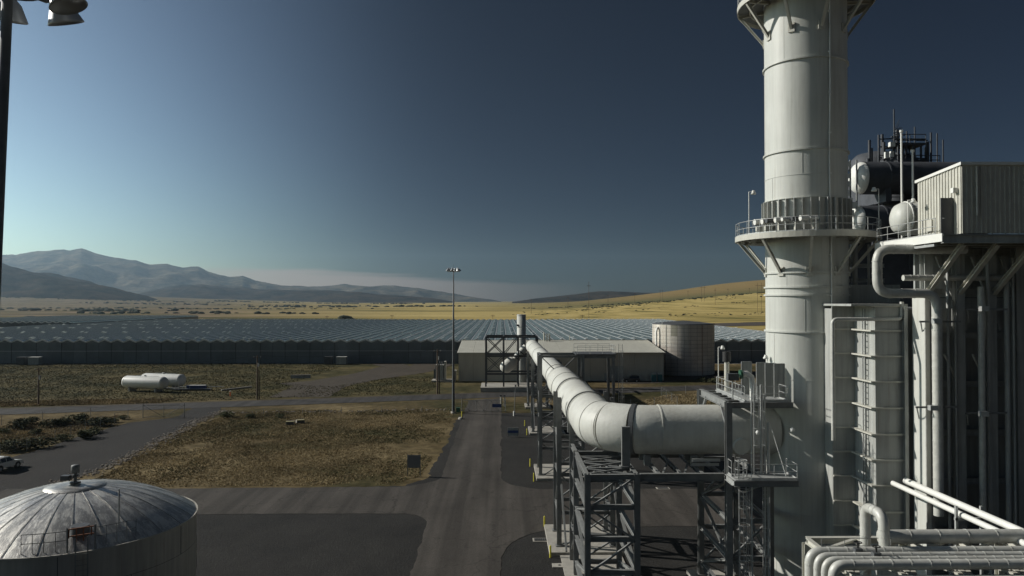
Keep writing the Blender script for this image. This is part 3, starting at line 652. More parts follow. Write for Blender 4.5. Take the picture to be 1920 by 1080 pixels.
MB().span((-5.2, 187, -.2), (10, 198, 1.2)).build('plinth', M['concrete'], t)
t = thing('vent_stack', 'white round vent stack rising behind the dark steel frame', 'vent stack', (5.4, 201, 0)); MB().lathe([(1.2, 0), (1.2, 19.2), (1.12, 19.2), (1.12, 17)], (5.4, 201, 0), 28).build('shell', M['cream'], t)
for z in (12.5, 15.8, 18.9): MB().ring((5.4, 201, z), (0, 0, 1), 1.2, .14, .06, 28).build('hoop', M['cream'], t)
MB().box((4.3, 200.1, 16.3), (.5, .3, .5)).build('junction_box', M['darksteel'], t)
t = thing('condensate_drum', 'white drum lying inside the dark steel frame', 'drum', (2, 192, 0))
MB().tube([(0.0, 191.5, 5.0), (.3, 191.5, 5.2), (1.0, 191.5, 5.75), (2.9, 191.6, 7.2), (3.4, 191.6, 7.6)], [.5, 1.15, 1.6, 1.6, 1.2], 22).build('drum_body', M['frp'], t)
MB().tube([(3.2, 191.7, 7.4), (4.4, 191.8, 8.8), (5.6, 191.9, 10.2), (6.4, 192, 11.0)], .95, 18).build('inlet_duct', M['frp'], t)
for p in ((3.9, 191.75, 8.2), (5.1, 191.85, 9.6)): MB().ring(p, (1.2, .1, 1.4), .9, .25, .16, 20).build('flange', M['darksteel'], t)
# transformer and gear left of the building
t = thing('transformer', 'grey transformer cabinet with cream side on a concrete pad', 'transformer', (-17.5, 212, 0))
MB().span((-19.6, 210, -.1), (-14, 214.6, .5)).build('pad', M['concrete'], t); MB().box((-17.4, 212, 2.7), (2.2, 2.6, 4.2)).build('cabinet', M['casing'], t); MB().box((-15.9, 212.2, 3.1), (.5, 2.8, 5.2)).build('side_wall', M['steelcream'], t)
for i in range(5): MB().box((-18.8, 211.1+.5*i, 2.2), (.5, .12, 2.6)).build('radiator_fin', M['darksteel'], t)
for i in range(3): MB().lathe([(.16, 0), (.2, .3), (.1, .4), (.18, .6), (.08, .8), (0, .9)], (-18+.6*i, 212, 4.8), 10).build('bushing', M['darksteel'], t)
t = thing('switch_cabinet', 'small cream switch cabinet between transformer and building', 'cabinet', (-13.4, 214.5, 0)); MB().span((-13.9, 214, 0), (-12.9, 215, 2.9)).build('box', M['steelcream'], t); MB().box((-13.4, 213.97, 1.6), (.8, .05, 2)).build('door', M['casing'], t); MB().box((-13.4, 214.5, 2.95), (1.2, 1.2, .1)).build('lid', M['whitep'], t)
for px, lab, wdt in ((66, 'pale', 3.6), (42, 'dark', 3.0), (641, 'pale', 3.4), (616, 'dark', 2.6)):
    p = at(px, 676, 263.5); z0 = H(p.x, 263.5)
    t = thing('storage_container', ('pale' if lab == 'pale' else 'small dark')+' storage box against the greenhouse wall '+('at far left' if px < 100 else 'in the middle'), 'container', (p.x, 263.5, z0), 'storage boxes by the greenhouse')
    MB().box((p.x, 263.5, z0+1.35), (wdt, 2.2, 2.5)).build('body', M['casing'] if lab == 'pale' else M['darksteel'], t); MB().box((p.x, 262.37, z0+1.3), (wdt*.44, .06, 2.2)).build('door', M['casing'] if lab == 'pale' else M['darksteel'], t); MB().box((p.x, 263.5, z0+2.66), (wdt+.15, 2.4, .12)).build('lid', M['whitep'] if lab == 'pale' else M['darksteel'], t)

# gas tanks on the grass bank
def gas_tank(label, c, L, r, rz):
    t = thing('gas_tank', label, 'gas tank', c, 'white gas tanks'); prof = [(0, -L/2)]+[(r*math.sin(R(a)), -L/2+r*.7*(1-math.cos(R(a)))) for a in (20, 40, 60, 80, 90)]+[(r*math.sin(R(a)), L/2-r*.7*(1-math.cos(R(a)))) for a in (90, 80, 60, 40, 20)]+[(0, L/2)]
    link('shell', MB().lathe(prof, (0, 0, r+.75), 28, axis='x').mesh('shell', M['whitep']), t)
    for s_ in (-1, 1): link('saddle', MB().box((s_*L*.3, 0, .55), (.5, r*1.5, 1.1)).mesh('saddle', M['concrete']), t); link('seam', MB().ring((s_*(L/2-r*.7), 0, r+.75), (1, 0, 0), r, .12, .015, 28).mesh('seam', M['steelcream']), t)
    link('manway', MB().cyl((0, 0, 2*r+.7), (0, 0, 2*r+1.05), .3, n=12).mesh('manway', M['whitep']), t); link('walkway', MB().box((L*.05, 0, 2*r+.86), (L*.5, .25, .05)).mesh('walkway', M['rail']), t)
    t.rotation_euler.z = rz; return t
p = gnd(272, 734); gas_tank('nearer of two long white gas tanks lying on the grass', (p.x, p.y, 0), 13.2, 1.55, R(-17))
gas_tank('farther white gas tank, mostly hidden behind its twin', (p.x+1.6, p.y+6.5, 0), 13.2, 1.55, R(-17))
q = gnd(360, 732); t = thing('pump_skid', 'low blue pump skid with pipes beside the gas tanks', 'pump skid', (q.x, q.y, 0))
MB().box((q.x, q.y, .3), (9.5, 1.6, .25)).build('skid', M['darksteel'], t); MB().box((q.x+1.2, q.y, .9), (4.8, .9, .7)).build('pump_box', M['blue'], t); MB().box((q.x+1.4, q.y, 1.3), (4.2, 1.0, .1)).build('cover', M['whitep'], t)
for i in range(5): MB().cyl((q.x-4+i*.9, q.y-.4, .4), (q.x-4+i*.9, q.y-.4, 1.2+.3*(i % 2)), .09, n=6).build('valve', M['rail'], t)
MB().tube([(q.x-9, q.y, .6), (q.x-4, q.y, .6), (q.x-3, q.y, .9), (q.x+8, q.y+.4, .9)], .1, 6).build('pipe_run', M['rail'], t)
q = gnd(432, 743); t = thing('marker_post', 'short orange marker post standing in the grass near the road', 'marker post', (q.x, q.y, 0)); MB().cyl((q.x, q.y, 0), (q.x, q.y, 1.1), .13, n=8).build('post', M['orange'], t); MB().cyl((q.x, q.y, 1.1), (q.x, q.y, 1.35), .16, .1, n=8).build('cap', M['whitep'], t)
q = gnd(563, 709); t = thing('concrete_barrier', 'long grey concrete barrier lying beside the dirt track', 'barrier', (q.x, q.y, 0)); MB().prism((q.x-2.8, q.y, 0), (q.x+2.8, q.y+.8, 0), [(-.5, 0), (.5, 0), (.28, .35), (.2, .95), (-.2, .95), (-.28, .35)]).build('block', M['concrete'], t)
q = gnd(415, 733); t = thing('timber_beam', 'pale timber beam lying on the grass near the gas tanks', 'beam', (q.x, q.y, 0)); MB().bar((q.x, q.y, .2), (q.x+5.4, q.y+7, .25), .35, .35).build('timber', M['concrete'], t)
for i, px in enumerate((544, 563)):
    q = gnd(px, 796-3*i); t = thing('culvert_box', ('left' if i == 0 else 'right, slightly turned')+' of two low concrete culvert boxes with yellow edges in the dry field', 'culvert box', (q.x, q.y, 0), 'culvert boxes'); rz = R(8) if i == 0 else R(24)
    link('box', MB().box((0, 0, .3), (1.5, .9, .6)).mesh('box', M['concrete']), t); link('edge', MB().box((0, -.44, .62), (1.5, .1, .06)).mesh('edge', M['yellow']), t); link('front', MB().box((0, -.47, .3), (1.2, .05, .42)).mesh('front', M['darksteel']), t); t.rotation_euler.z = rz

# utility poles
def utility_pole(label, px, py, ytop, arm=True, twin=False):
    q = gnd(px, py); h = CAMZ-(ytop-563)/FPX*q.y; t = thing('utility_pole', label, 'utility pole', (q.x, q.y, 0), 'wooden utility poles')
    MB().cyl((q.x, q.y, -.2), (q.x, q.y, h), .2, .13, n=8).build('pole', M['wood'], t)
    if twin: MB().cyl((q.x+.5, q.y, -.2), (q.x+.4, q.y, h*.68), .14, .12, n=8).build('stub_pole', M['wood'], t)
    if arm:
        MB().bar((q.x-.9, q.y, h-.5), (q.x+.9, q.y, h-.5), .12, .12).build('crossarm', M['wood'], t)
        for k in (-.8, .0, .8): MB().cyl((q.x+k, q.y, h-.44), (q.x+k, q.y, h-.1), .06, n=6).build('insulator', M['rail'], t)
        MB().cyl((q.x+.35, q.y-.1, h-2.6), (q.x+.35, q.y-.1, h-1.7), .2, n=8).build('pole_transformer', M['casing'], t)
    return Vector((q.x, q.y, h))
pa = utility_pole('wooden pole by the road at far left', 72, 760, 688)
pb = utility_pole('twin-post wooden pole right of the gas tanks', 482, 749, 666, True, True)
pc = utility_pole('tall wooden pole in front of the grey transformer', 820, 739, 655, True, True)
def wire(name, label, a, c, sag):
    tag(MB().tube([a.lerp(c, i/16)-Vector((0, 0, sag*4*(i/16)*(1-i/16))) for i in range(17)], .02, 4).build(name, M['black']), label, 'wire')
wire('overhead_wire', 'thin wire strung between the two left utility poles', pa, pb, 1.0); wire('overhead_wire', 'thin wire strung between the two right utility poles', pb, pc, .9)

# high light masts
def light_mast(label, x, y, zt, rot, n=6, m=M['darksteel']):
    t = thing('light_mast', label, 'light mast', (x, y, 0), 'high light masts')
    MB().lathe([(.34, 0), (.30, .4), (.2, 15), (.105, zt), (.0, zt+.02)], (x, y, 0), 16).build('pole', m, t)
    MB().lathe([(.5, 0), (.5, .35), (0, .36)], (x, y, 0), 16).build('footing', M['concrete'], t)
    MB().ring((x, y, zt+.25), (0, 0, 1), .55, .1, .08, 24).build('lamp_ring', M['galv'], t)
    for k in range(n):
        a = rot+2*math.pi*k/n; e = Vector((math.cos(a), math.sin(a), 0)); c = Vector((x, y, zt+.25))
        arm = MB().tube([c+e*.1, c+e*.8, c+e*1.0+Vector((0, 0, .1))], .045, 8).build('lamp_arm', M['galv'], t)
        tilt = Matrix.Translation(c+e*1.15)@Matrix.Rotation(a, 4, 'Z')@Matrix.Rotation(R(-22), 4, 'Y')
        hd = MB().lathe([(0, .35), (.13, .35), (.15, .1), (.24, .0), (.36, -.3), (.385, -.36), (.37, -.37), (.345, -.3), (.0, -.26)], (0, 0, 0), 24); hd.v = [tuple(tilt@Vector(v)) for v in hd.v]; hd.build('lamp_head', M['alu'], arm)
    MB().cyl((x, y, zt), (x, y, zt+1.3), .02, n=6).build('lightning_rod', M['darksteel'], t)
    return t
q = gnd(850, 775); light_mast('tall slender floodlight mast at the roadside, seen whole', q.x, q.y, 29.0, R(20))
light_mast('close dark floodlight mast cut by the left edge, lamps above', -11.75, 16.1, 29.5, R(2), 6, M['galv']).rotation_euler.y = R(2.2)

# ================================================================== BIG WHITE PIPE ON ITS TRESTLES
PX, PR, PYE, PZ = 7.8, 1.88, 58.4, 12.9
def zc(y): return PZ-1.5*max(0, min(1, (y-64)/126))
t = thing('flue_pipe', 'huge cream pipe running from the stack, bending and receding on trestles', 'pipe', (PX, PYE, 0))
cuts = [188, 172, 150, 128, 104, 97, 88, 79.6, 66.2]
for a, c in zip(cuts, cuts[1:]):
    thin = a > 97; r = 1.62 if a > 104 else PR
    if (a, c) == (104, 97): MB().tube([(PX, 104, zc(104)), (PX, 102.5, zc(102)), (PX, 98.6, zc(98)), (PX, 97, zc(97))], [1.62, 1.35, 1.35, PR], 40).build('expansion_joint', M['frp'], t); continue
    MB().tube([(PX, a, zc(a)), (PX, (a+c)/2, zc((a+c)/2)), (PX, c, zc(c))], r, 44).build('pipe_section', M['frp'], t)
    MB().ring((PX, c+.1, zc(c)), (0, 1, 0), r, .28, .06, 44).build('flange', M['frp'], t)
for y in (66.6, 80.0):
    MB().ring((PX, y, zc(y)), (0, 1, 0), PR, .14, .16, 44).build('clamp_ring', M['galv'], t); MB().ring((PX, y+.65, zc(y)), (0, 1, 0), PR, .18, .10, 44).build('clamp_ring', M['frp'], t)
EC, ER = (11.8, 62.4), 4.0
def ep(a): return Vector((EC[0]-ER*math.cos(R(a)), EC[1]-ER*math.sin(R(a)), PZ))
MB().tube([(PX, 66.2, PZ), (PX, 64, PZ)]+[ep(a) for a in (0, 10, 20, 30, 40)], PR, 44).build('elbow', M['frp'], t)
MB().tube([ep(a) for a in (40, 50, 60, 68)], PR*1.012, 44).build('elbow', M['frp'], t)
MB().tube([ep(a) for a in (68, 76, 84, 90)]+[(12.3, PYE, PZ)], PR*1.0, 44).build('elbow', M['frp'], t)
MB().tube([(12.3, PYE, PZ), (14.5, PYE, PZ), (17, PYE, PZ), (21.3, PYE, PZ)], PR*1.012, 44).build('pipe_section', M['frp'], t)
MB().ring((12.3, PYE, PZ), (1, 0, 0), PR, .1, .05, 44).build('flange', M['frp'], t)
d_ = ep(71)-ep(69); MB().ring(ep(70), d_, PR, .34, .07, 44).build('strap', M['darksteel'], t)
for a in (20, 40): MB().ring(ep(a), ep(a+1)-ep(a-1), PR, .06, .035, 44).build('seam', M['frp'], t)
MB().cyl((18.2, PYE-PR-.12, PZ-1.0), (18.2, PYE-PR+.4, PZ-.9), .62, n=28).build('manhole_cover', M['frp'], t)
t = thing('pipe_post', 'flat grey steel post propping the bend of the big pipe', 'post', (9.35, 56.1, 10.6)); b = MB().box((9.35, 56.15, 12.0), (.62, .3, 3.0)); b.build('post', M['galv'], t); MB().box((9.35, 56.15, 10.55), (.9, .6, .08)).build('foot_plate', M['galv'], t)
# trestles
GT = 'trestle towers under the big pipe'
def sad(t, y):
    for x in (PX-1.2, PX+1.2): MB().box((x, y, zc(y)-PR-.1), (.5, .5, .9)).build('saddle', M['galv'], t)
T1 = tower('trestle_tower', 'second trestle tower from the camera with its long pale concrete footing', 5.35, 10.3, 69.2, 73.8, 14.0, (3.4, 6.9, 10.4), M['galv'], GT, (4.35, 11.4, 67.4, 75.8))
T2 = tower('trestle_tower', 'trestle tower with a railed walkway above the big pipe', 5.1, 10.6, 97.2, 101.8, 15.9, (3.8, 7.6, 10.6, 15.7), M['galv'], GT, (4.5, 11.3, 95.3, 103.7))
T3 = tower('trestle_tower', 'trestle tower just beyond the railed walkway tower', 5.5, 10.2, 129, 133.2, 12.4, (3.2, 6.4, 9.4), M['galv'], GT, (4.8, 10.9, 127.6, 134.6))
T4 = tower('trestle_tower', 'farthest slim trestle tower near the road', 5.8, 9.9, 160, 163.6, 11.8, (3, 6, 9), M['galv'], GT, (5.1, 10.6, 158.7, 165))
for tt, y in ((T1, 71.5), (T2, 99.5), (T3, 131), (T4, 162)): sad(tt, y)
for tt, ya, yb in ((T1, 69.2, 73.8), (T3, 129, 133.2), (T4, 160, 163.6)):
    for x in (PX-2.35, PX+2.4): MB().bar((x, ya-1.3, 6.3), (x, ya-6.5, 2.0), .16, .16).build('knee_brace', M['galv'], tt)
# walkway on T2
MB().span((9.7, 97, 15.9), (15.0, 102, 16.0)).build('grating', M['darksteel'], T2)
beam((10.6, 97.2, 15.65), (14.9, 97.2, 15.65), .3, .4, M['galv'], T2); beam((10.6, 101.8, 15.65), (14.9, 101.8, 15.65), .3, .4, M['galv'], T2)
for y in (97.2, 101.8): MB().ibeam((14.6, y, .3), (14.6, y, 15.6), .35, .35, up=(0, 1, 0)).build('column', M['galv'], T2)
railing([(9.9, 97.1, 16), (14.8, 97.1, 16)], T2, toe=False); railing([(9.9, 101.9, 16), (14.8, 101.9, 16), (14.8, 97.1, 16)], T2, toe=False); ladder((15.6, 97.6, 1), 16.3, (0, -1, 0), T2)
# the large near tower and deck
D0 = 10.4
NT = tower('trestle_tower', 'nearest big trestle tower, cross-braced, under the pipe bend', 6.25, 9.85, 54.3, 62.6, D0, (1.2, 3.3, 5.7, 8.0, D0-.2), M['galv'], GT, None, .42, .36)
for x in (6.25,): MB().ibeam((x, 66.2, 0), (x, 66.2, D0+3.2), .42, .42, up=(0, 1, 0)).build('column', M['galv'], NT)
for z in (3.3, 5.7, 8.0, D0-.2): beam((6.25, 62.8, z), (6.25, 66, z), .28, .34, M['galv'], NT)
for z in (1.2, 3.3, 5.7, 8.0): MB().ibeam((6.25, 62.8, z+2.0), (6.25, 66, z), .22, .22).build('brace', M['galv'], NT)
for y in (56.4, 58.5, 60.5): beam((6.4, y, D0-.12), (9.7, y, D0-.12), .2, .24, M['galv'], NT)
for a, c in ((54.5, 56.3), (56.5, 58.4), (58.6, 60.4)):
    MB().bar((6.5, a, D0), (9.6, c, D0), .14, .08).build('brace', M['galv'], NT); MB().bar((6.5, c, D0-.07), (9.6, a, D0-.07), .14, .08).build('brace', M['galv'], NT)
MB().span((5.3, 52.9, -.3), (10.8, 67.6, .14)).build('footing', M['concrete'], NT)
DK = thing('pipe_deck', 'steel deck of beams carrying the straight pipe between two towers', 'steel deck', (13, 58, D0-.4))
for y in (54.3, 62.4): beam((10.07, y, D0-.25), (16.2, y, D0-.25), .36, .55, M['galv'], DK)
for x in (11.6, 13.2, 14.8): beam((x, 54.5, D0-.22), (x, 62.2, D0-.22), .22, .3, M['galv'], DK)
for x in (11.6, 13.2): MB().bar((x+.2, 54.6, D0-.05), (x+1.4, 58.4, D0-.05), .14, .1).build('brace', M['galv'], DK)
for x in (11.2, 14.8):
    for y in (57.4, 59.4): MB().box((x, y, D0+.32), (.5, .35, .75)).build('saddle', M['galv'], DK)
beam((14.2, 55.6, D0+.7), (16.3, 55.6, D0+.7), .12, .2, M['rail'], DK); beam((14.2, 55.9, D0+.3), (16.3, 55.9, D0+.3), .12, .2, M['rail'], DK)
ST = tower('trestle_tower', 'trestle tower beside the stack carrying the ladder platforms', 16.5, 19.5, 54.2, 61.8, D0, (1.5, 4.3, 7.0, D0-.5), M['galv'], GT, (15.6, 20.3, 53, 63), .45, .34)
for y in (54.2, 61.8): MB().ibeam((16.5, y, D0), (16.5, y, 15.6), .45, .45, up=(0, 1, 0)).build('column', M['galv'], ST)
beam((16.5, 54.45, 15.4), (16.5, 61.6, 15.4), .3, .55, M['galv'], ST)
for y, s_ in ((54.2, 1), (61.8, -1)): MB().bar((16.5, y+s_*.2, 13.6), (16.5, y+s_*1.8, 15.2), .18, .18).build('knee_brace', M['galv'], ST)
UP = thing('access_platform', 'upper railed platform over the pipe where it meets the stack', 'platform', (19, 58, 15.4))
MB().span((17.7, 54.4, 15.55), (20.9, 61.6, 15.62)).build('grating', M['rail'], UP)
for y in (54.3, 61.7): beam((16.75, y, 15.35), (21.3, y, 15.35), .25, .4, M['galv'], UP)
for y in (55.6, 57.0, 58.5, 60.0): beam((16.7, y, 15.45), (17.8, y, 15.45), .28, .22, M['galv'], UP)
beam((17.75, 54.5, 15.4), (17.75, 61.5, 15.4), .2, .3, M['rail'], UP)
railing([(17.8, 61.5, 15.62), (17.8, 54.5, 15.62)], UP); railing([(18.7, 54.4, 15.62), (20.9, 54.4, 15.62), (20.9, 56.0, 15.62)], UP); railing([(17.8, 61.6, 15.62), (20.9, 61.6, 15.62)], UP)
for x, y0 in ((19.1, 58.0), (20.0, 57.2), (20.5, 56.7), (21.0, 56.2)):
    b = MB(); hx = .38
    for dx_ in (-hx, hx): b.bar((x+dx_, y0, 15.62), (x+dx_, y0, 18.2), .07, .07)
    for z in (15.7, 18.2): b.bar((x-hx, y0, z), (x+hx, y0, z), .07, .07)
    pn = b.build('screen_frame', M['rail'], UP); MB().box((x, y0, 16.95), (hx*1.9, .02, 2.45)).build('screen_panel', M['casing'], pn)
LP = thing('access_platform', 'lower railed platform with caged ladder below the pipe end', 'platform', (18.5, 53, D0))
MB().span((16.3, 51.9, D0+.02), (20.6, 53.9, D0+.1)).build('grating', M['rail'], LP); beam((16.2, 51.9, D0-.15), (20.7, 51.9, D0-.15), .25, .42, M['galv'], LP)
beam((16.25, 52.1, D0-.15), (16.25, 53.9, D0-.15), .25, .4, M['rail'], LP)
railing([(17.4, 51.9, D0+.1), (20.6, 51.9, D0+.1), (20.6, 53.9, D0+.1)], LP); railing([(16.35, 53.8, D0+.1), (16.35, 53.0, D0+.1)], LP)
b = MB()
for k in range(8):
    a = R(k*45); e = Vector((math.cos(a)*.42, math.sin(a)*.42, 0)); b.bar(Vector((16.85, 52.45, D0+.1))+e, Vector((16.85, 52.45, D0+1.35))+e, .04, .04)
for z in (.2, .75, 1.35): b.ring((16.85, 52.45, D0+z), (0, 0, 1), .41, .05, .02, 16)
b.build('hatch_cage', M['rail'], LP)
ladder((18.35, 53.4, D0+.1), 6.4, (0, -1, 0), LP); ladder((17.0, 52.6, .3), D0-.3, (0, -1, 0), LP); ladder((18.9, 53.2, .3), D0-.3, (0, -1, 0), LP, cage=False)
for x, z0, z1, r in ((18.75, D0, 16.9, .09), (19.0, D0-9, 16.2, .07), (18.05, D0-9, 16.6, .06), (19.25, D0-9, 14.2, .11)): MB().cyl((x, 53.75, z0), (x, 53.75, z1), r, n=8).build('riser_pipe', M['rail'], LP)
MB().bar((19.3, 53.2, D0+3.4), (19.9, 52.1, D0+.3), .04, .04).build('stay', M['rail'], LP)
for x, y, z in ((18.2, 52.9, 13.6), (20.4, 52.2, 13.9)): MB().lathe([(0, -.16), (.13, -.1), (.16, .05), (.08, .16), (0, .18)], (x, y, z), 10).build('lamp', M['whitep'], LP)
t = thing('vent_valve', 'white curved vent with dark valve on the upper platform', 'valve', (18.5, 55.5, 15.6))
MB().tube([(18.7, 55.4, 15.62), (18.7, 55.4, 16.8), (18.6, 55.4, 17.3), (18.25, 55.4, 17.55), (17.9, 55.4, 17.5)], .22, 12).build('vent_elbow', M['whitep'], t)
MB().cyl((17.9, 55.4, 17.5), (17.75, 55.4, 17.48), .34, n=14).build('flange', M['green'], t); MB().box((17.2, 55.4, 17.3), (.8, .5, .5)).build('actuator', M['darksteel'], t); MB().cyl((17.2, 55.4, 15.65), (17.2, 55.4, 17.0), .06, n=6).build('stem', M['rail'], t)
t = thing('exhaust_pipe', 'cream upright pipe with black cap behind the upper platform', 'pipe', (18.4, 60.8, 15.6)); MB().cyl((18.4, 60.8, 15.62), (18.4, 60.8, 18.0), .2, n=12).build('riser', M['steelcream'], t); MB().cyl((18.4, 60.8, 18.0), (18.4, 60.8, 18.8), .34, n=12).build('cap', M['black'], t)
t = thing('platform_light', 'floodlight on a thin post behind the upper platform rail', 'floodlight', (17.95, 61.6, 15.6)); floodlight((17.95, 61.6, 15.62), 3.5, t)
t = thing('platform_light', 'floodlight beside the screens on the upper platform', 'floodlight', (20.75, 58, 15.6)); floodlight((20.75, 58, 15.62), 3.0, t, (-.4, 0, 0))

# ================================================================== STACK
SX, SY, SR = 24.0, 58.4, 3.06
S = thing('exhaust_stack', 'tall cream exhaust stack with railed ring platforms', 'stack', (SX, SY, 0))
zs = [0, 3.6, 6.9, 10.2, 13.5, 17.0, 20.6, 23.4, 24.0, 25.1, 28.2, 32.5, 34.4, 41.3, 46.4, 52]
for a, c in zip(zs, zs[1:]): MB().lathe([(SR, a), (SR, c)], (SX, SY, 0), 96).build('shell_course', M['cream'], S)
for i, (a, c) in enumerate(zip(zs, zs[1:])):
    for k in range(3): an = 2*math.pi*k/3+R(200)+i*.83; MB().box((SX+SR*math.cos(an), SY+SR*math.sin(an), (a+c)/2), (.03, .045, c-a-.02), an).build('weld_seam', M['cream'], S)
for z in zs[1:-1]:
    big = z in (20.6, 23.4, 24.0, 34.4, 41.3, 25.1); MB().ring((SX, SY, z), (0, 0, 1), SR, .12 if big else .05, .13 if big else .025, 96).build('flange', M['cream'], S)
fin = MB().box((SR+.14, 0, 29.5), (.28, .06, 2.4)).mesh('stiffener_fin', M['column'])
for k in range(34): o = link('stiffener_fin', fin, S); o.rotation_euler.z = 2*math.pi*k/34
MB().ring((SX, SY, 28.25), (0, 0, 1), SR, .1, .32, 96).build('fin_ring', M['cream'], S); MB().ring((SX, SY, 30.75), (0, 0, 1), SR, .06, .12, 96).build('fin_ring', M['cream'], S)
def ring_platform(z, ro, drop, nb, offs, nx):
    MB().lathe([(SR+.05, z-.08), (ro, z-.08), (ro, z), (SR+.05, z), (SR+.05, z-.08)], (SX, SY, 0), 72, smooth=False).build('deck', M['galv'], S)
    MB().ring((SX, SY, z-.16), (0, 0, 1), ro-.06, .42, .08, 72).build('edge_channel', M['steelcream'], S)
    MB().ring((SX, SY, z-.2), (0, 0, 1), (SR+ro)/2, .25, .1, 72).build('edge_channel', M['steelcream'], S)
    bm_ = MB(); bm_.ibeam((SR, 0, z-.2), (ro, 0, z-.2), .16, .25); bm_.ibeam((SR+.02, 0, z-drop), (ro-.1, 0, z-.28), .2, .2); bm_.box((SR+.05, 0, z-drop+.1), (.1, .5, .7))
    bm_ = bm_.mesh('bracket', M['steelcream'])
    for k in range(nb): o = link('bracket', bm_, S); o.rotation_euler.z = offs+2*math.pi*k/nb
    railing([(SX+(ro-.06)*math.cos(2*math.pi*k/nx), SY+(ro-.06)*math.sin(2*math.pi*k/nx), z) for k in range(nx)], S, closed=True, gap=1.4)
ring_platform(28.0, 5.35, 2.9, 9, R(12), 24)
ring_platform(46.5, 5.1, 2.9, 9, R(30), 24)
e = Vector((.18, -.98, 0)).normalized(); 
MB().tube([Vector((SX, SY, z))+e*(SR+.12+.03*math.sin(z*.7))+Vector((.05*math.sin(z*.33), 0, 0)) for z in [1+1.5*i for i in range(31)]], .06, 6).build('conduit', M['whitep'], S)
for i in range(15): MB().box(tuple(Vector((SX, SY, 2+3.05*i))+e*(SR+.1)), (.16, .16, .1)).build('clip', M['whitep'], S)
e2 = Vector((.93, .37, 0)).normalized(); ladder(Vector((SX, SY, 28))+e2*(SR+.3), 18.3, e2, S, M['darksteel'])
t = thing('instrument_cluster', 'cluster of gas sampling instruments on the stack ring platform', 'instruments', (SX-4.2, SY-2, 28))
random.seed(5)
for i in range(9):
    a = R(183+i*9); rr = SR+.9+.2*(i % 2); c = Vector((SX+rr*math.cos(a), SY+rr*math.sin(a), 28.0))
    MB().cyl(c, c+Vector((0, 0, .9+.3*random.random())), .05, n=6).build('stand', M['rail'], t); MB().cyl(c+Vector((-.3, 0, 1.05)), c+Vector((.35, .1, 1.1)), .16+.08*random.random(), n=10).build('probe', M['whitep'] if i % 3 else M['darksteel'], t)
    if i % 2 == 0: MB().box(tuple(c+Vector((.1, -.1, .5))), (.4, .3, .55)).build('analyser_box', M['steelcream'], t)
for ang, lab in ((197, 'floodlight on the left rim of the stack ring platform'), (322, 'floodlight on the right rim of the stack ring platform')):
    a = R(ang); p = Vector((SX+5.25*math.cos(a), SY+5.25*math.sin(a), 28)); t = thing('platform_light', lab, 'floodlight', p); floodlight(p, 3.3, t, (1 if ang < 270 else -1, 0, 0))

# ================================================================== BOILER HOUSE RIGHT OF THE STACK
B = thing('boiler_duct', 'tall grey ribbed boiler casing joined to the right of the stack', 'boiler', (28, 55, 0))
zs = [0, 3.1, 4.95, 6.75, 8.5, 10.3, 12.05, 13.8, 15.6, 17.4, 19.15, 20.9, 22.6]; XA, XB, XC = 24.05, 25.68, 27.75; YA, YC = 54.0, 51.0
for a, c in zip(zs, zs[1:]):
    MB().span((XA, YA, a+.02), (XB, YA+.1, c-.02)).build('casing_panel', M['casing'], B); MB().span((XB, YC, a+.02), (XB+.1, YA, c-.02)).build('casing_panel', M['casing'], B); MB().span((XB+.1, YC, a+.02), (XC, YC+.1, c-.02)).build('casing_panel', M['casing'], B)
    MB().span((XA, YA-.16, c-.05), (XB-.16, YA, c+.05)).build('stiffener', M['steelcream'], B); MB().span((XB-.38, YC-.16, c-.05), (XB, YA-.18, c+.05)).build('stiffener', M['steelcream'], B); MB().span((XB, YC-.16, c-.05), (XC, YC, c+.05)).build('stiffener', M['steelcream'], B)
MB().span((XB+.12, YC+.12, 0), (XC+16, 66, 22.4)).build('casing_core', M['casing'], B); MB().span((XA, YA+.12, 0), (XB+1, 60, 22.4)).build('casing_core', M['casing'], B)
MB().span((XA-.1, YC-.2, 22.6), (XC+.1, YA+4, 22.75)).build('casing_top', M['casing'], B)
for y in (52.2,):
    b = MB()
    for dy in (-.16, .16): b.bar((XB-.2, y+dy, 4), (XB-.2, y+dy, 22.4), .05, .08)
    for i in range(46): b.bar((XB-.2, y-.16, 4.2+.4*i), (XB-.2, y+.16, 4.2+.4*i), .04, .04)
    b.build('cable_ladder', M['galv'], B)
MB().ibeam((XC-.12, YC-.25, 0), (XC-.12, YC-.25, 22.6), .25, .25, up=(0, 1, 0)).build('corner_column', M['casing'], B)
HB = thing('boiler_house', 'huge dark boiler house frame with columns filling the right edge', 'boiler', (36, 56, 0))
cx = [28.25, 30.85, 33.0, 34.9, 37.4, 40]
MB().span((28.0, 49.05, 0), (28.35, 50.5, 23.2)).build('edge_column', M['cream'], HB)
for x in cx[1:]: MB().ibeam((x, 50, 0), (x, 50, 26.6), .55, .6, up=(0, 1, 0)).build('column', M['column'], HB)
MB().ibeam((28.75, 50.1, 0), (28.75, 50.1, 26.6), .55, .6, up=(0, 1, 0)).build('column', M['column'], HB)
for z in (4, 7.3, 10.7, 14, 17.3, 20.6, 23.6, 26.3):
    beam((28.4, 50.6, z), (40, 50.6, z), .3, .4, M['column'], HB)
for i in range(len(cx)-1):
    for a in range(8):
        MB().span((cx[i]+.35, 51.2, .1+3.3*a), (cx[i+1]-.02+.3, 51.4, 3.35+3.3*a)).build('wall_panel', M['wall'], HB)
for i, x in enumerate((29.6, 32.0, 34.0)): MB().bar((x, 50.3, 26), (x+1.9, 50.3, 21), .18, .18).build('brace', M['column'], HB); 
for i, x in enumerate((29.7, 31.6)): MB().bar((x-.3, 49.2, 19.4), (x+1.2, 50, 17.2), .1, .1).build('hanger_strut', M['steelcream'], HB)
